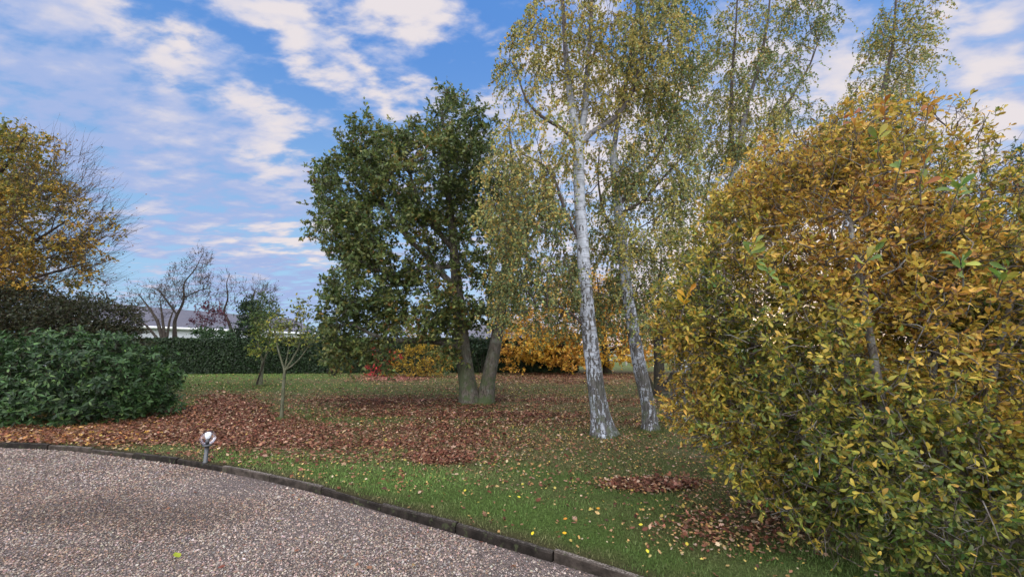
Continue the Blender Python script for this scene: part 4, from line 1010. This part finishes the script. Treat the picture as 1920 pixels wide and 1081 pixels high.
# ---- multi stem dark tree between the birches
b5 = G(1237, 743); Y5 = b5[1]
sk = Skel()
s1 = sk.trunk(path([(1237, 744), (1236, 700), (1234, 650), (1238, 600), (1236, 540), (1240, 480)], Y5, Y5 + .2), [.19, .17, .15, .11, .06, .02], -1, .3)
sk.trunk(path([(1243, 742), (1262, 700), (1285, 655), (1300, 610), (1330, 560)], Y5, Y5 - .2), [.11, .09, .075, .05, .02], -1, .35)
sk.trunk(path([(1230, 742), (1215, 705), (1195, 670), (1180, 620), (1160, 590)], Y5, Y5 + .3), [.07, .06, .045, .03, .015], -1, .35)
bl5 = [blob(1250, 560, Y5, 70, 60, 1.3), blob(1300, 530, Y5, 60, 70, 1.2), blob(1200, 540, Y5 + .3, 60, 60, 1.2), blob(1250, 620, Y5, 80, 26, 1.2), blob(1150, 580, Y5 + .4, 60, 40, 1)]
anc = sample_blobs(bl5, 330, .4, .2, 81); sk.grow(anc, seglen=.28, tip=.005, up=.2)
mb = MB(); twigs_and_leaves(mb, anc, anc.mean(0), 3, .35, 6, .075, [(.03, .055, .02), (.05, .075, .022), (.12, .11, .03), (.25, .15, .03)], [4, 4, 2, 1], L_OVAL, seed=81)
save_tree('multi_stemmed_tree', b5, 'dark tree with three spreading stems between the slim and right leaning birches', 'tree', sk, mb, M_darkbark, M_leaf, flare=.25, seed=5)

# ---- golden beech at the back
b6 = G(1138, 700); Y6 = b6[1]
sk = Skel()
s1 = sk.trunk(path([(1140, 702), (1134, 670), (1130, 630), (1126, 580), (1120, 520)], Y6, Y6), [.26, .21, .18, .12, .03], -1, .2)
sk.trunk(path([(1136, 672), (1090, 655), (1040, 645), (990, 645), (950, 650)], Y6, Y6 - 1.0), [.09, .08, .06, .045, .02], s1[5], .3)
sk.trunk(path([(1132, 660), (1180, 645), (1230, 640), (1280, 640)], Y6, Y6 - .5), [.08, .07, .05, .02], s1[7], .3)
bl6 = [blob(990, 640, Y6 - .8, 62, 40, 1.6), blob(1060, 650, Y6 - .8, 66, 32, 1.7), blob(1130, 645, Y6 - .4, 70, 36, 1.8), blob(1210, 645, Y6 - .5, 66, 32, 1.6), blob(1275, 640, Y6, 50, 34, 1.4), blob(1060, 600, Y6, 110, 34, 2), blob(1190, 600, Y6, 90, 40, 1.8), blob(955, 610, Y6 - .3, 24, 30, .8), blob(1100, 550, Y6, 90, 40, 1.8), blob(965, 675, Y6 - 1, 34, 16, .8), blob(1045, 678, Y6 - 1, 50, 8, .8)]
anc = sample_blobs(bl6, 1500, .4, .25, 82); sk.grow(anc, seglen=.4, tip=.006, up=-.1, lowpen=.3)
mb = MB(); twigs_and_leaves(mb, anc, anc.mean(0), 3, .55, 10, .13, [(.66, .42, .05), (.74, .52, .08), (.55, .28, .05), (.38, .20, .04), (.70, .38, .07)], [5, 4, 3, 1.5, 2], L_LO, seed=82, lay=.75, flat=.6, upb=0, wid=1.3)
save_tree('beech_tree', b6, 'low spreading golden orange tree at the back, behind the thick white birch', 'tree', sk, mb, M_darkbark, M_leaf, flare=.3, seed=6)
# dark leafy mound standing in for the shade under its branches
bb = G(1020, 690); shrub('shade_mound', (bb[0], Y6 + 2), [blob(1010, 675, Y6 + 2, 75, 14, .8)], 'low dark leafy mound standing in for shade below the golden tree branches', 'shrub', M_gloss, 150, [(.015, .03, .012), (.02, .04, .015)], [1, 1], .14, L_LO, 3, 6, .2, stems=4, seed=83)

# ---- autumn tree at the left edge
Y7 = 12.5; b7 = P(-210, 700, Y7); b7[2] = 0
sk = Skel()
s1 = sk.trunk(path([(-210, 755), (-205, 650), (-190, 560), (-185, 450), (-180, 330), (-170, 220)], Y7, Y7), [.30, .25, .2, .15, .09, .02], -1, .25)
sk.trunk(path([(-195, 600), (-110, 540), (-20, 490), (70, 450), (130, 410)], Y7, Y7 - .8), [.12, .10, .075, .045, .015], s1[int(len(s1) * .33)], .2)
sk.trunk(path([(-190, 560), (-110, 460), (-40, 370), (20, 300), (50, 250)], Y7, Y7 - .3), [.11, .09, .07, .04, .015], s1[int(len(s1) * .42)], .2)
sk.trunk(path([(-200, 620), (-110, 585), (0, 540), (100, 510), (170, 490)], Y7, Y7 - 1.0), [.10, .085, .06, .035, .012], s1[int(len(s1) * .27)], .2)
bl7 = [blob(-150, 320, Y7, 170, 150, 2.6), blob(-20, 320, Y7, 90, 110, 2), blob(20, 420, Y7 - .3, 110, 110, 2.0), blob(50, 310, Y7, 60, 70, 1.2), blob(100, 420, Y7 - .5, 70, 95, 1.4), blob(60, 500, Y7 - .5, 110, 55, 1.4), blob(-120, 480, Y7, 150, 90, 2.2), blob(150, 470, Y7 - .6, 40, 60, .9)]
anc = sample_blobs(bl7, 1700, .4, .2, 91)
sk.grow(anc, seglen=.3, tip=.005, up=.1, lowpen=.6)
sk2 = sample_blobs([blob(150, 440, Y7 - .6, 55, 95, .9), blob(110, 330, Y7 - .2, 50, 70, .8), blob(120, 530, Y7 - .6, 80, 34, .9)], 130, .7, .1, 92)
mb = MB()
fa = lambda p: .45 + .4 * vnoise(p, 92, .9) + .12 * np.clip((4 - p[:, 2]) / 3, -1, 1)
dense = anc[(anc[:, 0] < P(95, 400, Y7)[0]) | (R.uniform(0, 1, len(anc)) < .45)]
twigs_and_leaves(mb, dense, anc.mean(0), 4, .45, 9, .095, [(.09, .12, .025), (.20, .19, .03), (.34, .24, .035), (.52, .34, .05), (.62, .38, .055), (.38, .18, .04)], [2.5, 3, 4, 4, 2.5, 2], L_OVAL, field=fa, seed=92)
twigs_and_leaves(mb, np.vstack([anc[anc[:, 0] > P(60, 400, Y7)[0]], sk2]), np.array([P(-150, 600, Y7)]), 4, .95, 1, .055, [(.10, .05, .03), (.2, .1, .03)], [1, 1], L_LO, seed=93, spread=.45, outward=1.3, tw_r=.004, upb=.4)
save_tree('autumn_tree', b7, 'brown and yellow leaved tree cut off by the left edge of the photo', 'tree', sk, mb, M_darkbark, M_leaf, flare=.4, seed=7)

# ---- bare trees behind the hedge
def bare(name, pts, rads, Y, bl, n, label, seed, leafn=0, cols=None, extra=(), group=None, tip=.0045, ls=.09, crownname='crown', kw=None, jit=.16, twl=.6):
    base = P(pts[0][0], 660, Y); base[2] = 0
    p0 = path(pts, Y, Y); p0 = [np.array([base[0], base[1], 0])] + p0
    sk = Skel(); ids = sk.trunk(p0, [rads[0]] + list(rads), -1, .3)
    for (ep, er, fr) in extra:
        q = path(ep, Y, Y + R.uniform(-.6, .6)); q = [np.array([base[0] + R.normal(0, .15), base[1] + R.normal(0, .15), 0])] + q if fr is None else q
        sk.trunk(q, [er[0]] + list(er) if fr is None else er, -1 if fr is None else ids[int(len(ids) * fr)], .25)
    anc = sample_blobs(bl, n, .5, .25, seed)
    sk.grow(anc, seglen=.35, tip=tip * 1.15, up=.4, jit=jit, lowpen=1.0)
    mb = MB(); kw = kw or {}
    twigs_and_leaves(mb, anc, base + np.array([0, 0, 2.]), 3, twl, max(leafn, 1), ls, cols or [(.05, .03, .025)], [1] * len(cols or [1]), L_LO, seed=seed, tw_r=.0075, tw_col=(.02, .015, .012), spread=.75, outward=1.0, upb=.35, **kw)
    return save_tree(name, base, label, 'tree', sk, mb, M_darkbark, M_leaf, group, flare=.1, seed=seed)
Yb = 28
bare('bare_tree', [(328, 640), (327, 600), (345, 565), (344, 530), (366, 505), (380, 476)], [.16, .10, .07, .05, .035, .012], Yb, [blob(375, 490, Yb, 20, 30, .9), blob(350, 530, Yb, 42, 42, 1.4), blob(385, 545, Yb, 24, 40, .9), blob(320, 555, Yb, 40, 28, 1.3)], 330,
     'tallest dark twiggy bare tree behind the hedge, standing in front of the slate roof', 101, extra=[([(332, 590), (310, 560), (300, 545), (290, 540)], [.06, .05, .035, .015], .45), ([(340, 560), (370, 545), (392, 540)], [.05, .035, .015], .6)], group='bare trees behind the hedge', leafn=2, cols=[(.035, .025, .02), (.06, .035, .03)])
bare('bare_bush', [(306, 640), (295, 600), (275, 570), (262, 555)], [.13, .09, .05, .02], Yb - .8, [blob(272, 555, Yb, 40, 30, 1.3), blob(300, 580, Yb, 26, 26, 1), blob(240, 580, Yb, 28, 24, 1)], 170,
     'many stemmed leafless bush left of the tallest bare tree', 102, extra=[([(310, 640), (305, 600), (300, 560)], [.11, .07, .02], None), ([(300, 640), (275, 610), (245, 590)], [.09, .06, .02], None), ([(312, 640), (318, 600), (330, 570)], [.09, .06, .02], None)], group='bare trees behind the hedge', leafn=1, cols=[(.035, .03, .022)], twl=.5)
bare('bare_tree', [(440, 640), (428, 600), (418, 585), (428, 560), (424, 530), (430, 515)], [.12, .09, .07, .05, .03, .012], Yb + 1, [blob(428, 530, Yb + 1, 16, 24, .6), blob(422, 570, Yb + 1, 28, 24, .8)], 90,
     'slender crooked bare tree between the tallest one and the ivy clad one', 103, group='bare trees behind the hedge', leafn=1, cols=[(.04, .03, .025)], twl=.55)
bare('ivy_clad_tree', [(470, 640), (472, 600), (470, 570), (478, 545)], [.2, .15, .1, .03], Yb + .5, [blob(480, 545, Yb, 34, 22, 1), blob(500, 560, Yb, 20, 28, .8)], 110,
     'bare topped tree with dark green ivy wrapped round its lower half', 104, group='bare trees behind the hedge', leafn=1, cols=[(.04, .03, .025)], twl=.6)
Yi = Yb - .2
shrub('ivy', (P(470, 600, Yi)[0], Yi), [blob(468, 590, Yi, 16, 26, .55), blob(462, 622, Yi, 18, 24, .7), blob(482, 600, Yi, 14, 22, .5), blob(466, 565, Yi, 8, 16, .3)], 'dark green ivy column climbing the bare topped tree', 'ivy', M_leaf, 240, [(.030, .060, .028), (.05, .085, .04), (.02, .04, .02)], [3, 3, 2], .16, L_LO, 3, 6, .4, stems=3, seed=105)
shrub('purple_shrub', (P(388, 600, Yb - 1)[0], Yb - 1), [blob(385, 596, Yb - 1, 32, 22, .9), blob(398, 575, Yb - 1, 14, 14, .6)], 'sparse dark purple leaved bush right of the tallest bare tree', 'shrub', M_leaf, 75, [(.07, .02, .035), (.10, .03, .045)], [1, 1], .16, L_LO, 3, 3, .4, stems=5, seed=106)
shrub('laurel', (P(400, 625, 26.3)[0], 26.3), [blob(400, 632, 26.3, 34, 14, .7), blob(385, 624, 26.3, 20, 10, .5)], 'green laurel tuft sticking up behind the hedge under the purple bush', 'shrub', M_gloss, 90, [(.03, .07, .025), (.05, .10, .035)], [1, 1], .15, L_LO, 3, 6, .35, stems=4, seed=107)
for (px, py, rx, ry, Yq, lb, sd, cc) in ((590, 640, 24, 26, 27, 'feathery green shrub where the house meets the oak foliage', 108, (.05, .09, .035)), 
                                 (905, 655, 44, 24, 24, 'dark green bush seen between the two oak trunks', 110, (.025, .05, .02))):
    shrub('shrub', (P(px, py, Yq)[0], Yq), [blob(px, py, Yq, rx, ry, .7)], lb, 'shrub', M_leaf, 110, [cc, tuple(x * 1.5 for x in cc), tuple(x * .6 for x in cc)], [3, 2, 2], .15, L_LO, 3, 6, .4, stems=4, seed=sd)
# small plants at the hedge foot
for (px, py, lb, cc, sd) in ((560, 699, 'little rusty plant at the foot of the hedge', (.22, .09, .04), 111), (583, 697, 'little bright green plant at the foot of the hedge', (.10, .20, .04), 112), (623, 704, 'small dark stump like plant at the lawn edge under the oak foliage', (.03, .03, .02), 113)):
    a = G(px, py); shrub('small_plant', a[:2], [(np.array([a[0], a[1], .28]), np.array([.22, .2, .26]))], lb, 'plant', M_leaf, 30, [cc, tuple(x * 1.4 for x in cc)], [1, 1], .10, L_LO, 2, 5, .12, stems=3, seed=sd, sr=.012)

# ---- young fruit trees
a = G(527, 787); Ya = a[1]; sk = Skel()
s1 = sk.trunk(path([(527, 788), (530, 750), (532, 715), (534, 694)], Ya, Ya), [.042, .034, .032, .032], -1, .99, .08)
sk.trunk(path([(534, 694), (524, 665), (515, 625), (510, 600)], Ya, Ya - .1), [.022, .018, .012, .005], s1[-1], .4, .1)
sk.trunk(path([(534, 694), (550, 670), (562, 650), (566, 615), (562, 580)], Ya, Ya + .1), [.02, .017, .013, .009, .004], s1[-1], .4, .1)
sk.trunk(path([(534, 694), (556, 680), (575, 655), (584, 640)], Ya, Ya - .2), [.02, .016, .01, .004], s1[-1], .4, .1)
sk.trunk(path([(534, 690), (540, 660), (544, 640)], Ya, Ya + .2), [.018, .012, .004], s1[-1], .4, .1)
bla = [blob(515, 612, Ya, 18, 28, .35), blob(562, 590, Ya, 16, 34, .35), blob(575, 640, Ya, 18, 20, .35), blob(540, 630, Ya, 24, 24, .4)]
anc = sample_blobs(bla, 80, .4, .1, 121); sk.grow(anc, seglen=.12, tip=.003, up=.6)
mb = MB()
twigs_and_leaves(mb, anc, np.array([a[0], a[1], .8]), 3, .20, 4, .07, [(.34, .34, .06), (.16, .20, .045), (.06, .09, .03), (.45, .38, .06)], [2, 3, 3, 1.2], L_OVAL, seed=121, field=lambda p: .5 + .35 * (p[:, 2] - 1.9))
save_tree('young_fruit_tree', a, 'thin young tree with forked stem and few leaves, in front of the stockier one', 'tree', sk, mb, M_youngbark, M_leaf, 'young fruit trees on the lawn', flare=.1, seed=8)
a = G(488, 723); Yc = a[1]; sk = Skel()
s1 = sk.trunk(path([(487, 724), (490, 700), (493, 678)], Yc, Yc), [.085, .07, .07], -1, .99, .1)
sk.trunk(path([(493, 678), (484, 650), (480, 610), (482, 575)], Yc, Yc), [.04, .03, .02, .008], s1[-1], .3, .12)
sk.trunk(path([(493, 678), (505, 650), (508, 610), (504, 570)], Yc, Yc), [.04, .03, .02, .008], s1[-1], .3, .12)
blc = [blob(490, 640, Yc, 22, 34, .6), blob(505, 610, Yc, 22, 34, .6), blob(480, 600, Yc, 14, 34, .5), blob(500, 570, Yc, 16, 20, .4)]
anc = sample_blobs(blc, 150, .4, .1, 122); sk.grow(anc, seglen=.15, tip=.004, up=.7)
mb = MB()
twigs_and_leaves(mb, anc, np.array([a[0], a[1], 1.]), 3, .26, 6, .10, [(.42, .40, .06), (.20, .26, .05), (.09, .15, .05), (.05, .09, .04)], [1.2, 3, 3, 2], L_OVAL, seed=122, field=lambda p: .35 + .35 * (p[:, 2] - 1.6))
o = save_tree('young_fruit_tree', a, 'stocky young tree with denser yellow green leaves, farther back near the hedge', 'tree', sk, mb, M_youngbark, M_leaf, 'young fruit trees on the lawn', flare=.2, seed=9)
mb = MB(); sweep(mb, [a + np.array([-.16, -.05, -.1]), a + np.array([.0, -.08, .5]), a + np.array([.12, -.09, 1.0])], [.035, .033, .03], 7); mb.obj('tree_stake', M_darkbark, o)

# ---- treetop behind the bush, far right
Y9 = 13
shrub('treetop_tree', (P(1925, 400, Y9)[0], Y9), [blob(1885, 335, Y9, 40, 40, .9), blob(1930, 320, Y9, 55, 50, 1.1), blob(1960, 400, Y9, 90, 70, 1.3), blob(1940, 520, Y9, 110, 90, 1.4)], 'blue green treetop with yellow tips, above the right end of the golden bush', 'tree', M_leaf, 520, [(.04, .085, .05), (.06, .12, .06), (.30, .26, .05), (.03, .06, .04)], [4, 3, 1.6, 2], .09, L_LO, 3, 8, .4, stems=5, seed=131, sr=.12)

# pale post and rail fence beyond the lawn
fr = thing('rail_fence', tuple(P(1300, 660, 34) * np.array([1, 1, 0])), 'grey post and rail fence beyond the golden tree, seen under the branches', 'fence')
M_fence = plain('fence_wood', (.30, .29, .27), .8, .2, 8, .3)
xa, xb = P(1120, 660, 34)[0], P(1500, 660, 34)[0]
kx = xa
while kx < xb:
    m2 = MB(); box(m2, (kx - .06, 33.94, 0), (kx + .06, 34.06, 1.25)); m2.obj('post', M_fence, fr); kx += 2.4
for z in (.35, .75, 1.12):
    m2 = MB(); box(m2, (xa, 33.89, z), (xb, 33.937, z + .12)); m2.obj('rail', M_fence, fr)
#@@MAGNOLIA
# ================================================================== golden foreground bush
Ym = 3.75
mbl = [blob(1650, 640, Ym, 330, 300, 1.25), blob(1420, 640, Ym + .1, 150, 230, 1.0), blob(1330, 620, Ym + .2, 90, 150, .7), blob(1560, 420, Ym + .2, 200, 170, 1.0), blob(1700, 330, Ym + .1, 120, 120, .8), blob(1480, 810, Ym - .1, 190, 90, .9),
       blob(1700, 860, Ym - .3, 260, 130, 1.1), blob(1900, 650, Ym, 260, 300, 1.2), blob(1620, 940, Ym - .5, 130, 55, .7), blob(1850, 960, Ym - .5, 220, 90, .9), blob(2080, 800, Ym, 220, 260, 1.2), blob(1880, 430, Ym + .1, 110, 90, .7), blob(1370, 460, Ym + .3, 70, 90, .5), blob(1700, 230, Ym, 55, 60, .4), blob(1400, 390, Ym + .4, 70, 70, .5), blob(1500, 300, Ym + .4, 90, 60, .5), blob(1600, 240, Ym + .2, 60, 50, .4), blob(1320, 480, Ym + .5, 50, 70, .4), blob(1300, 600, Ym + .2, 40, 70, .45), blob(1300, 760, Ym + .2, 50, 60, .45), blob(1600, 1000, Ym - .6, 110, 50, .5), blob(1480, 900, Ym - .3, 90, 45, .5), blob(1350, 800, Ym + .1, 70, 45, .5)]
def mfield(p):
    """0 = rusty orange, high = green; greener low down on the right, rustier at the top"""
    return .57 + .32 * vnoise(p, 152, 2.2) + .34 * np.clip((1.7 - p[:, 2]) / 1.5, -.55, 1) * np.clip(.55 + (p[:, 0] - 2.2) * .35, .25, 1.2)
mcol = [(.20, .08, .025), (.33, .165, .035), (.50, .29, .05), (.60, .40, .07), (.48, .38, .06), (.29, .275, .045), (.18, .22, .04), (.11, .17, .035), (.06, .12, .028)]
mw = [.7, 1.8, 3.4, 3.8, 3.6, 3.2, 2.4, 1.8, 1.4]
def green_shoots(mb):
    """upright shoots with big fresh leaves rising out of the top"""
    for (px, py, Yq, L_, ncl, cset) in ((1645, 255, 2.7, .26, 7, 'g'), (1735, 290, 2.6, .38, 9, 'm'), (1800, 345, 2.6, .22, 12, 'g'), (1690, 300, 2.7, .25, 6, 'm'), (1740, 195, 3.1, .32, 10, 'r'), (1600, 210, 3.2, .3, 9, 'r'), (1415, 455, 2.9, .18, 9, 'g'), (1640, 470, 2.5, .18, 8, 'g'),
                                        (1800, 480, 2.4, .20, 9, 'g'), (1890, 500, 2.4, .2, 9, 'g'), (1290, 545, 3.2, .25, 8, 'y'), (1440, 500, 2.9, .15, 8, 'g'), (1660, 180, 3.1, .35, 8, 'r')):
        tipp = P(px, py, Yq); basep = tipp - np.array([R.normal(0, .04), R.normal(0, .03) - .05, L_ * .9])
        pts = np.array([[basep, basep * .6 + tipp * .4 + R.normal(0, .01, 3), basep * .25 + tipp * .75, tipp]])
        tubes(mb, pts, np.array([[.0045, .004, .003, .002]]), 5, 1, (.10, .07, .06))
        t = R.uniform(.25, 1, ncl) ** .7; p = basep + (tipp - basep) * t[:, None]
        ax = norm(R.normal(size=(ncl, 3)) * np.array([1, .8, .5]) + np.array([0, 0, .75])); nr = norm(R.normal(size=(ncl, 3)) * .5 + np.array([0, -1.0, .5]))
        base = {'g': [(.13, .22, .045), (.20, .28, .05), (.34, .32, .05), (.10, .17, .035)], 'm': [(.18, .24, .03), (.40, .28, .03), (.34, .13, .03), (.12, .24, .04)], 'r': [(.30, .09, .03), (.36, .14, .03), (.45, .25, .03)], 'y': [(.55, .34, .03), (.48, .26, .03)]}[cset]
        leaves(mb, p, ax, nr, R.uniform(.07, .115, ncl), palette(ncl, base, [1] * len(base), .12), L_OBOV, 0, .85, curl=R.normal(0, .3, ncl))
    # lichened bare twigs that poke out of the surface
    n = 6500; a = sample_blobs(mbl, n, .82, .2, 155); d_ = norm(a - np.array([P(1650, 640, Ym + .5)])); d_ = norm(d_ + R.normal(0, .5, (n, 3)))
    Lr = R.uniform(.08, .26, n); t = np.linspace(0, 1, 4)
    Pn = a[:, None] + d_[:, None] * (Lr[:, None] * (t - .5))[..., None] + R.normal(0, .008, (n, 4, 3))
    tubes(mb, Pn, np.outer(R.uniform(.0015, .0048, n), 1.2 - t * .6), 4, 2, (.3, .3, .28)) if False else (tubes(mb, Pn[::3], np.outer(R.uniform(.0015, .0045, len(Pn[::3])), 1.2 - t * .6), 4, 2), tubes(mb, Pn[1::3], np.outer(R.uniform(.0015, .0045, len(Pn[1::3])), 1.2 - t * .6), 4, 1), tubes(mb, Pn[2::3], np.outer(R.uniform(.0015, .0045, len(Pn[2::3])), 1.2 - t * .6), 4, 1))
bm = G(1640, 1010)
def magnolia():
    base = np.array([P(1680, 900, Ym)[0], Ym, 0.0])
    o = thing('magnolia_bush', base, 'huge golden yellow bush filling the right foreground, greener low down', 'shrub')
    anc = sample_blobs(mbl, 9500, .60, .34, 151); anc = anc[(anc[:, 2] > .12)]
    anc = np.vstack([anc, sample_blobs([blob(1600, 640, Ym + .5, 380, 110, .7), blob(1800, 560, Ym + .6, 200, 120, .7), blob(1450, 380, Ym + .5, 110, 80, .5), blob(1600, 330, Ym + .4, 120, 70, .5)], 2800, .1, .1, 157)]); anc = anc[anc[:, 1] > 1.9]; kp_ = .86 + 1.0 * vnoise(anc, 158, 4.5) + .35 * vnoise(anc, 159, 9); anc = anc[R.uniform(0, 1, len(anc)) < kp_]
    sk = Skel()
    for k_ in range(9):
        a_ = 2 * math.pi * k_ / 9; st = base + np.array([math.cos(a_) * .22, math.sin(a_) * .18, -.03])
        tg = base + np.array([math.cos(a_) * R.uniform(.6, 1.5), math.sin(a_) * R.uniform(.3, .8), R.uniform(1.5, 2.6)])
        md = st * .5 + tg * .5 + np.array([0, 0, -.15])
        sk.trunk([st, md, tg], [.045, .034, .018], -1, .15, .12)
    sk.grow(anc, up=.25, seglen=.16, tip=.0026, lowpen=.5, jit=.09)
    mb = MB(); sk.build(mb, .05, 0, 8); mb.obj('branches', M_magbark, o)
    mb = MB()
    cen = np.array([P(1680, 700, Ym + .6)])
    twigs_and_leaves(mb, anc, cen, 3, .115, 6, .054, mcol, mw, L_OBOV, whorl='loose', field=mfield, fspread=.20, seed=152, tw_r=.0022, tw_col=(.16, .14, .12), upb=.3, outward=.9, var=.24, flat=.1, wid=.86)
    green_shoots(mb)
    mb.obj('foliage', [M_leaf, M_twig, M_magbark], o)
magnolia()

# ================================================================== garden lamp
def lamp():
    b = G(385, 866); Yl = b[1]; k = Yl / F
    o = thing('garden_lamp', b, 'short metal garden lamp with clear glass globe beside the kerb', 'lamp')
    m, gg, out = new_mat('brushed_steel'); n_ = gg.noise(objco(gg), 40, 4)
    p = principled(gg, gg.mix(n_, (.06, .062, .066, 1), (.11, .115, .12, 1)), .4, .5); p.inputs['Metallic'].default_value = .6; gg.put(out.inputs[0], p.outputs[0]); M_steel = m
    m, gg, out = new_mat('globe_glass')
    gl = gg.n('ShaderNodeBsdfGlossy'); gl.inputs['Roughness'].default_value = .12; gl.inputs['Color'].default_value = (.95, .95, 1, 1)
    tr = gg.n('ShaderNodeBsdfTransparent'); tr.inputs[0].default_value = (.96, .96, .98, 1)
    fz = gg.n('ShaderNodeFresnel'); fz.inputs[0].default_value = 1.55
    mx = gg.n('ShaderNodeMixShader'); gg.put(mx.inputs[0], gg.m('ADD', gg.m('MULTIPLY', fz.outputs[0], .30), .015, clamp=True)); gg.put(mx.inputs[1], tr.outputs[0]); gg.put(mx.inputs[2], gl.outputs[0]); gg.put(out.inputs[0], mx.outputs[0]); M_glass = m
    def lathe(mb, prof, sides=24):
        th = np.linspace(0, 2 * np.pi, sides, endpoint=False)
        V = np.array([[b[0] + r * math.cos(t), b[1] + r * math.sin(t), b[2] + z] for r, z in prof for t in th])
        f = [[i * sides + j, i * sides + (j + 1) % sides, (i + 1) * sides + (j + 1) % sides, (i + 1) * sides + j] for i in range(len(prof) - 1) for j in range(sides)]
        mb.add(V, f, (.5,) * 3, 0, True)
    zc = .325; rg = .100
    mb = MB(); lathe(mb, [(.0, -.05), (.033, -.05), (.033, .0), (.033, .012), (.026, .02), (.026, .213), (.0, .214)]); mb.obj('post', M_steel, o)
    mb = MB(); lathe(mb, [(r, z - .105) for r, z in ((.0, .3195), (.05, .32), (.055, .326), (.055, .338), (.04, .345), (.0, .346))]); mb.obj('collar', M_steel, o)
    a = np.linspace(-1.05, math.pi / 2, 16)
    mb = MB(); lathe(mb, [(rg * math.cos(t) if t < 1.57 else 0.0005, zc + rg * math.sin(t)) for t in a], 32); mb.obj('globe', M_glass, o)
    mb = MB(); lathe(mb, [(r, z - .105) for r, z in ((.0, .3465), (.024, .347), (.024, .415), (.0, .4155))]); mb.obj('bulb_holder', M_steel, o)
    mb = MB(); lathe(mb, [(r, z - .105) for r, z in ((.0, .416), (.020, .417), (.026, .43), (.036, .452), (.040, .475), (.034, .497), (.018, .508), (.0, .51))]); mb.obj('bulb', plain('opal_glass', (.80, .86, .92), .3, .5), o)
lamp()
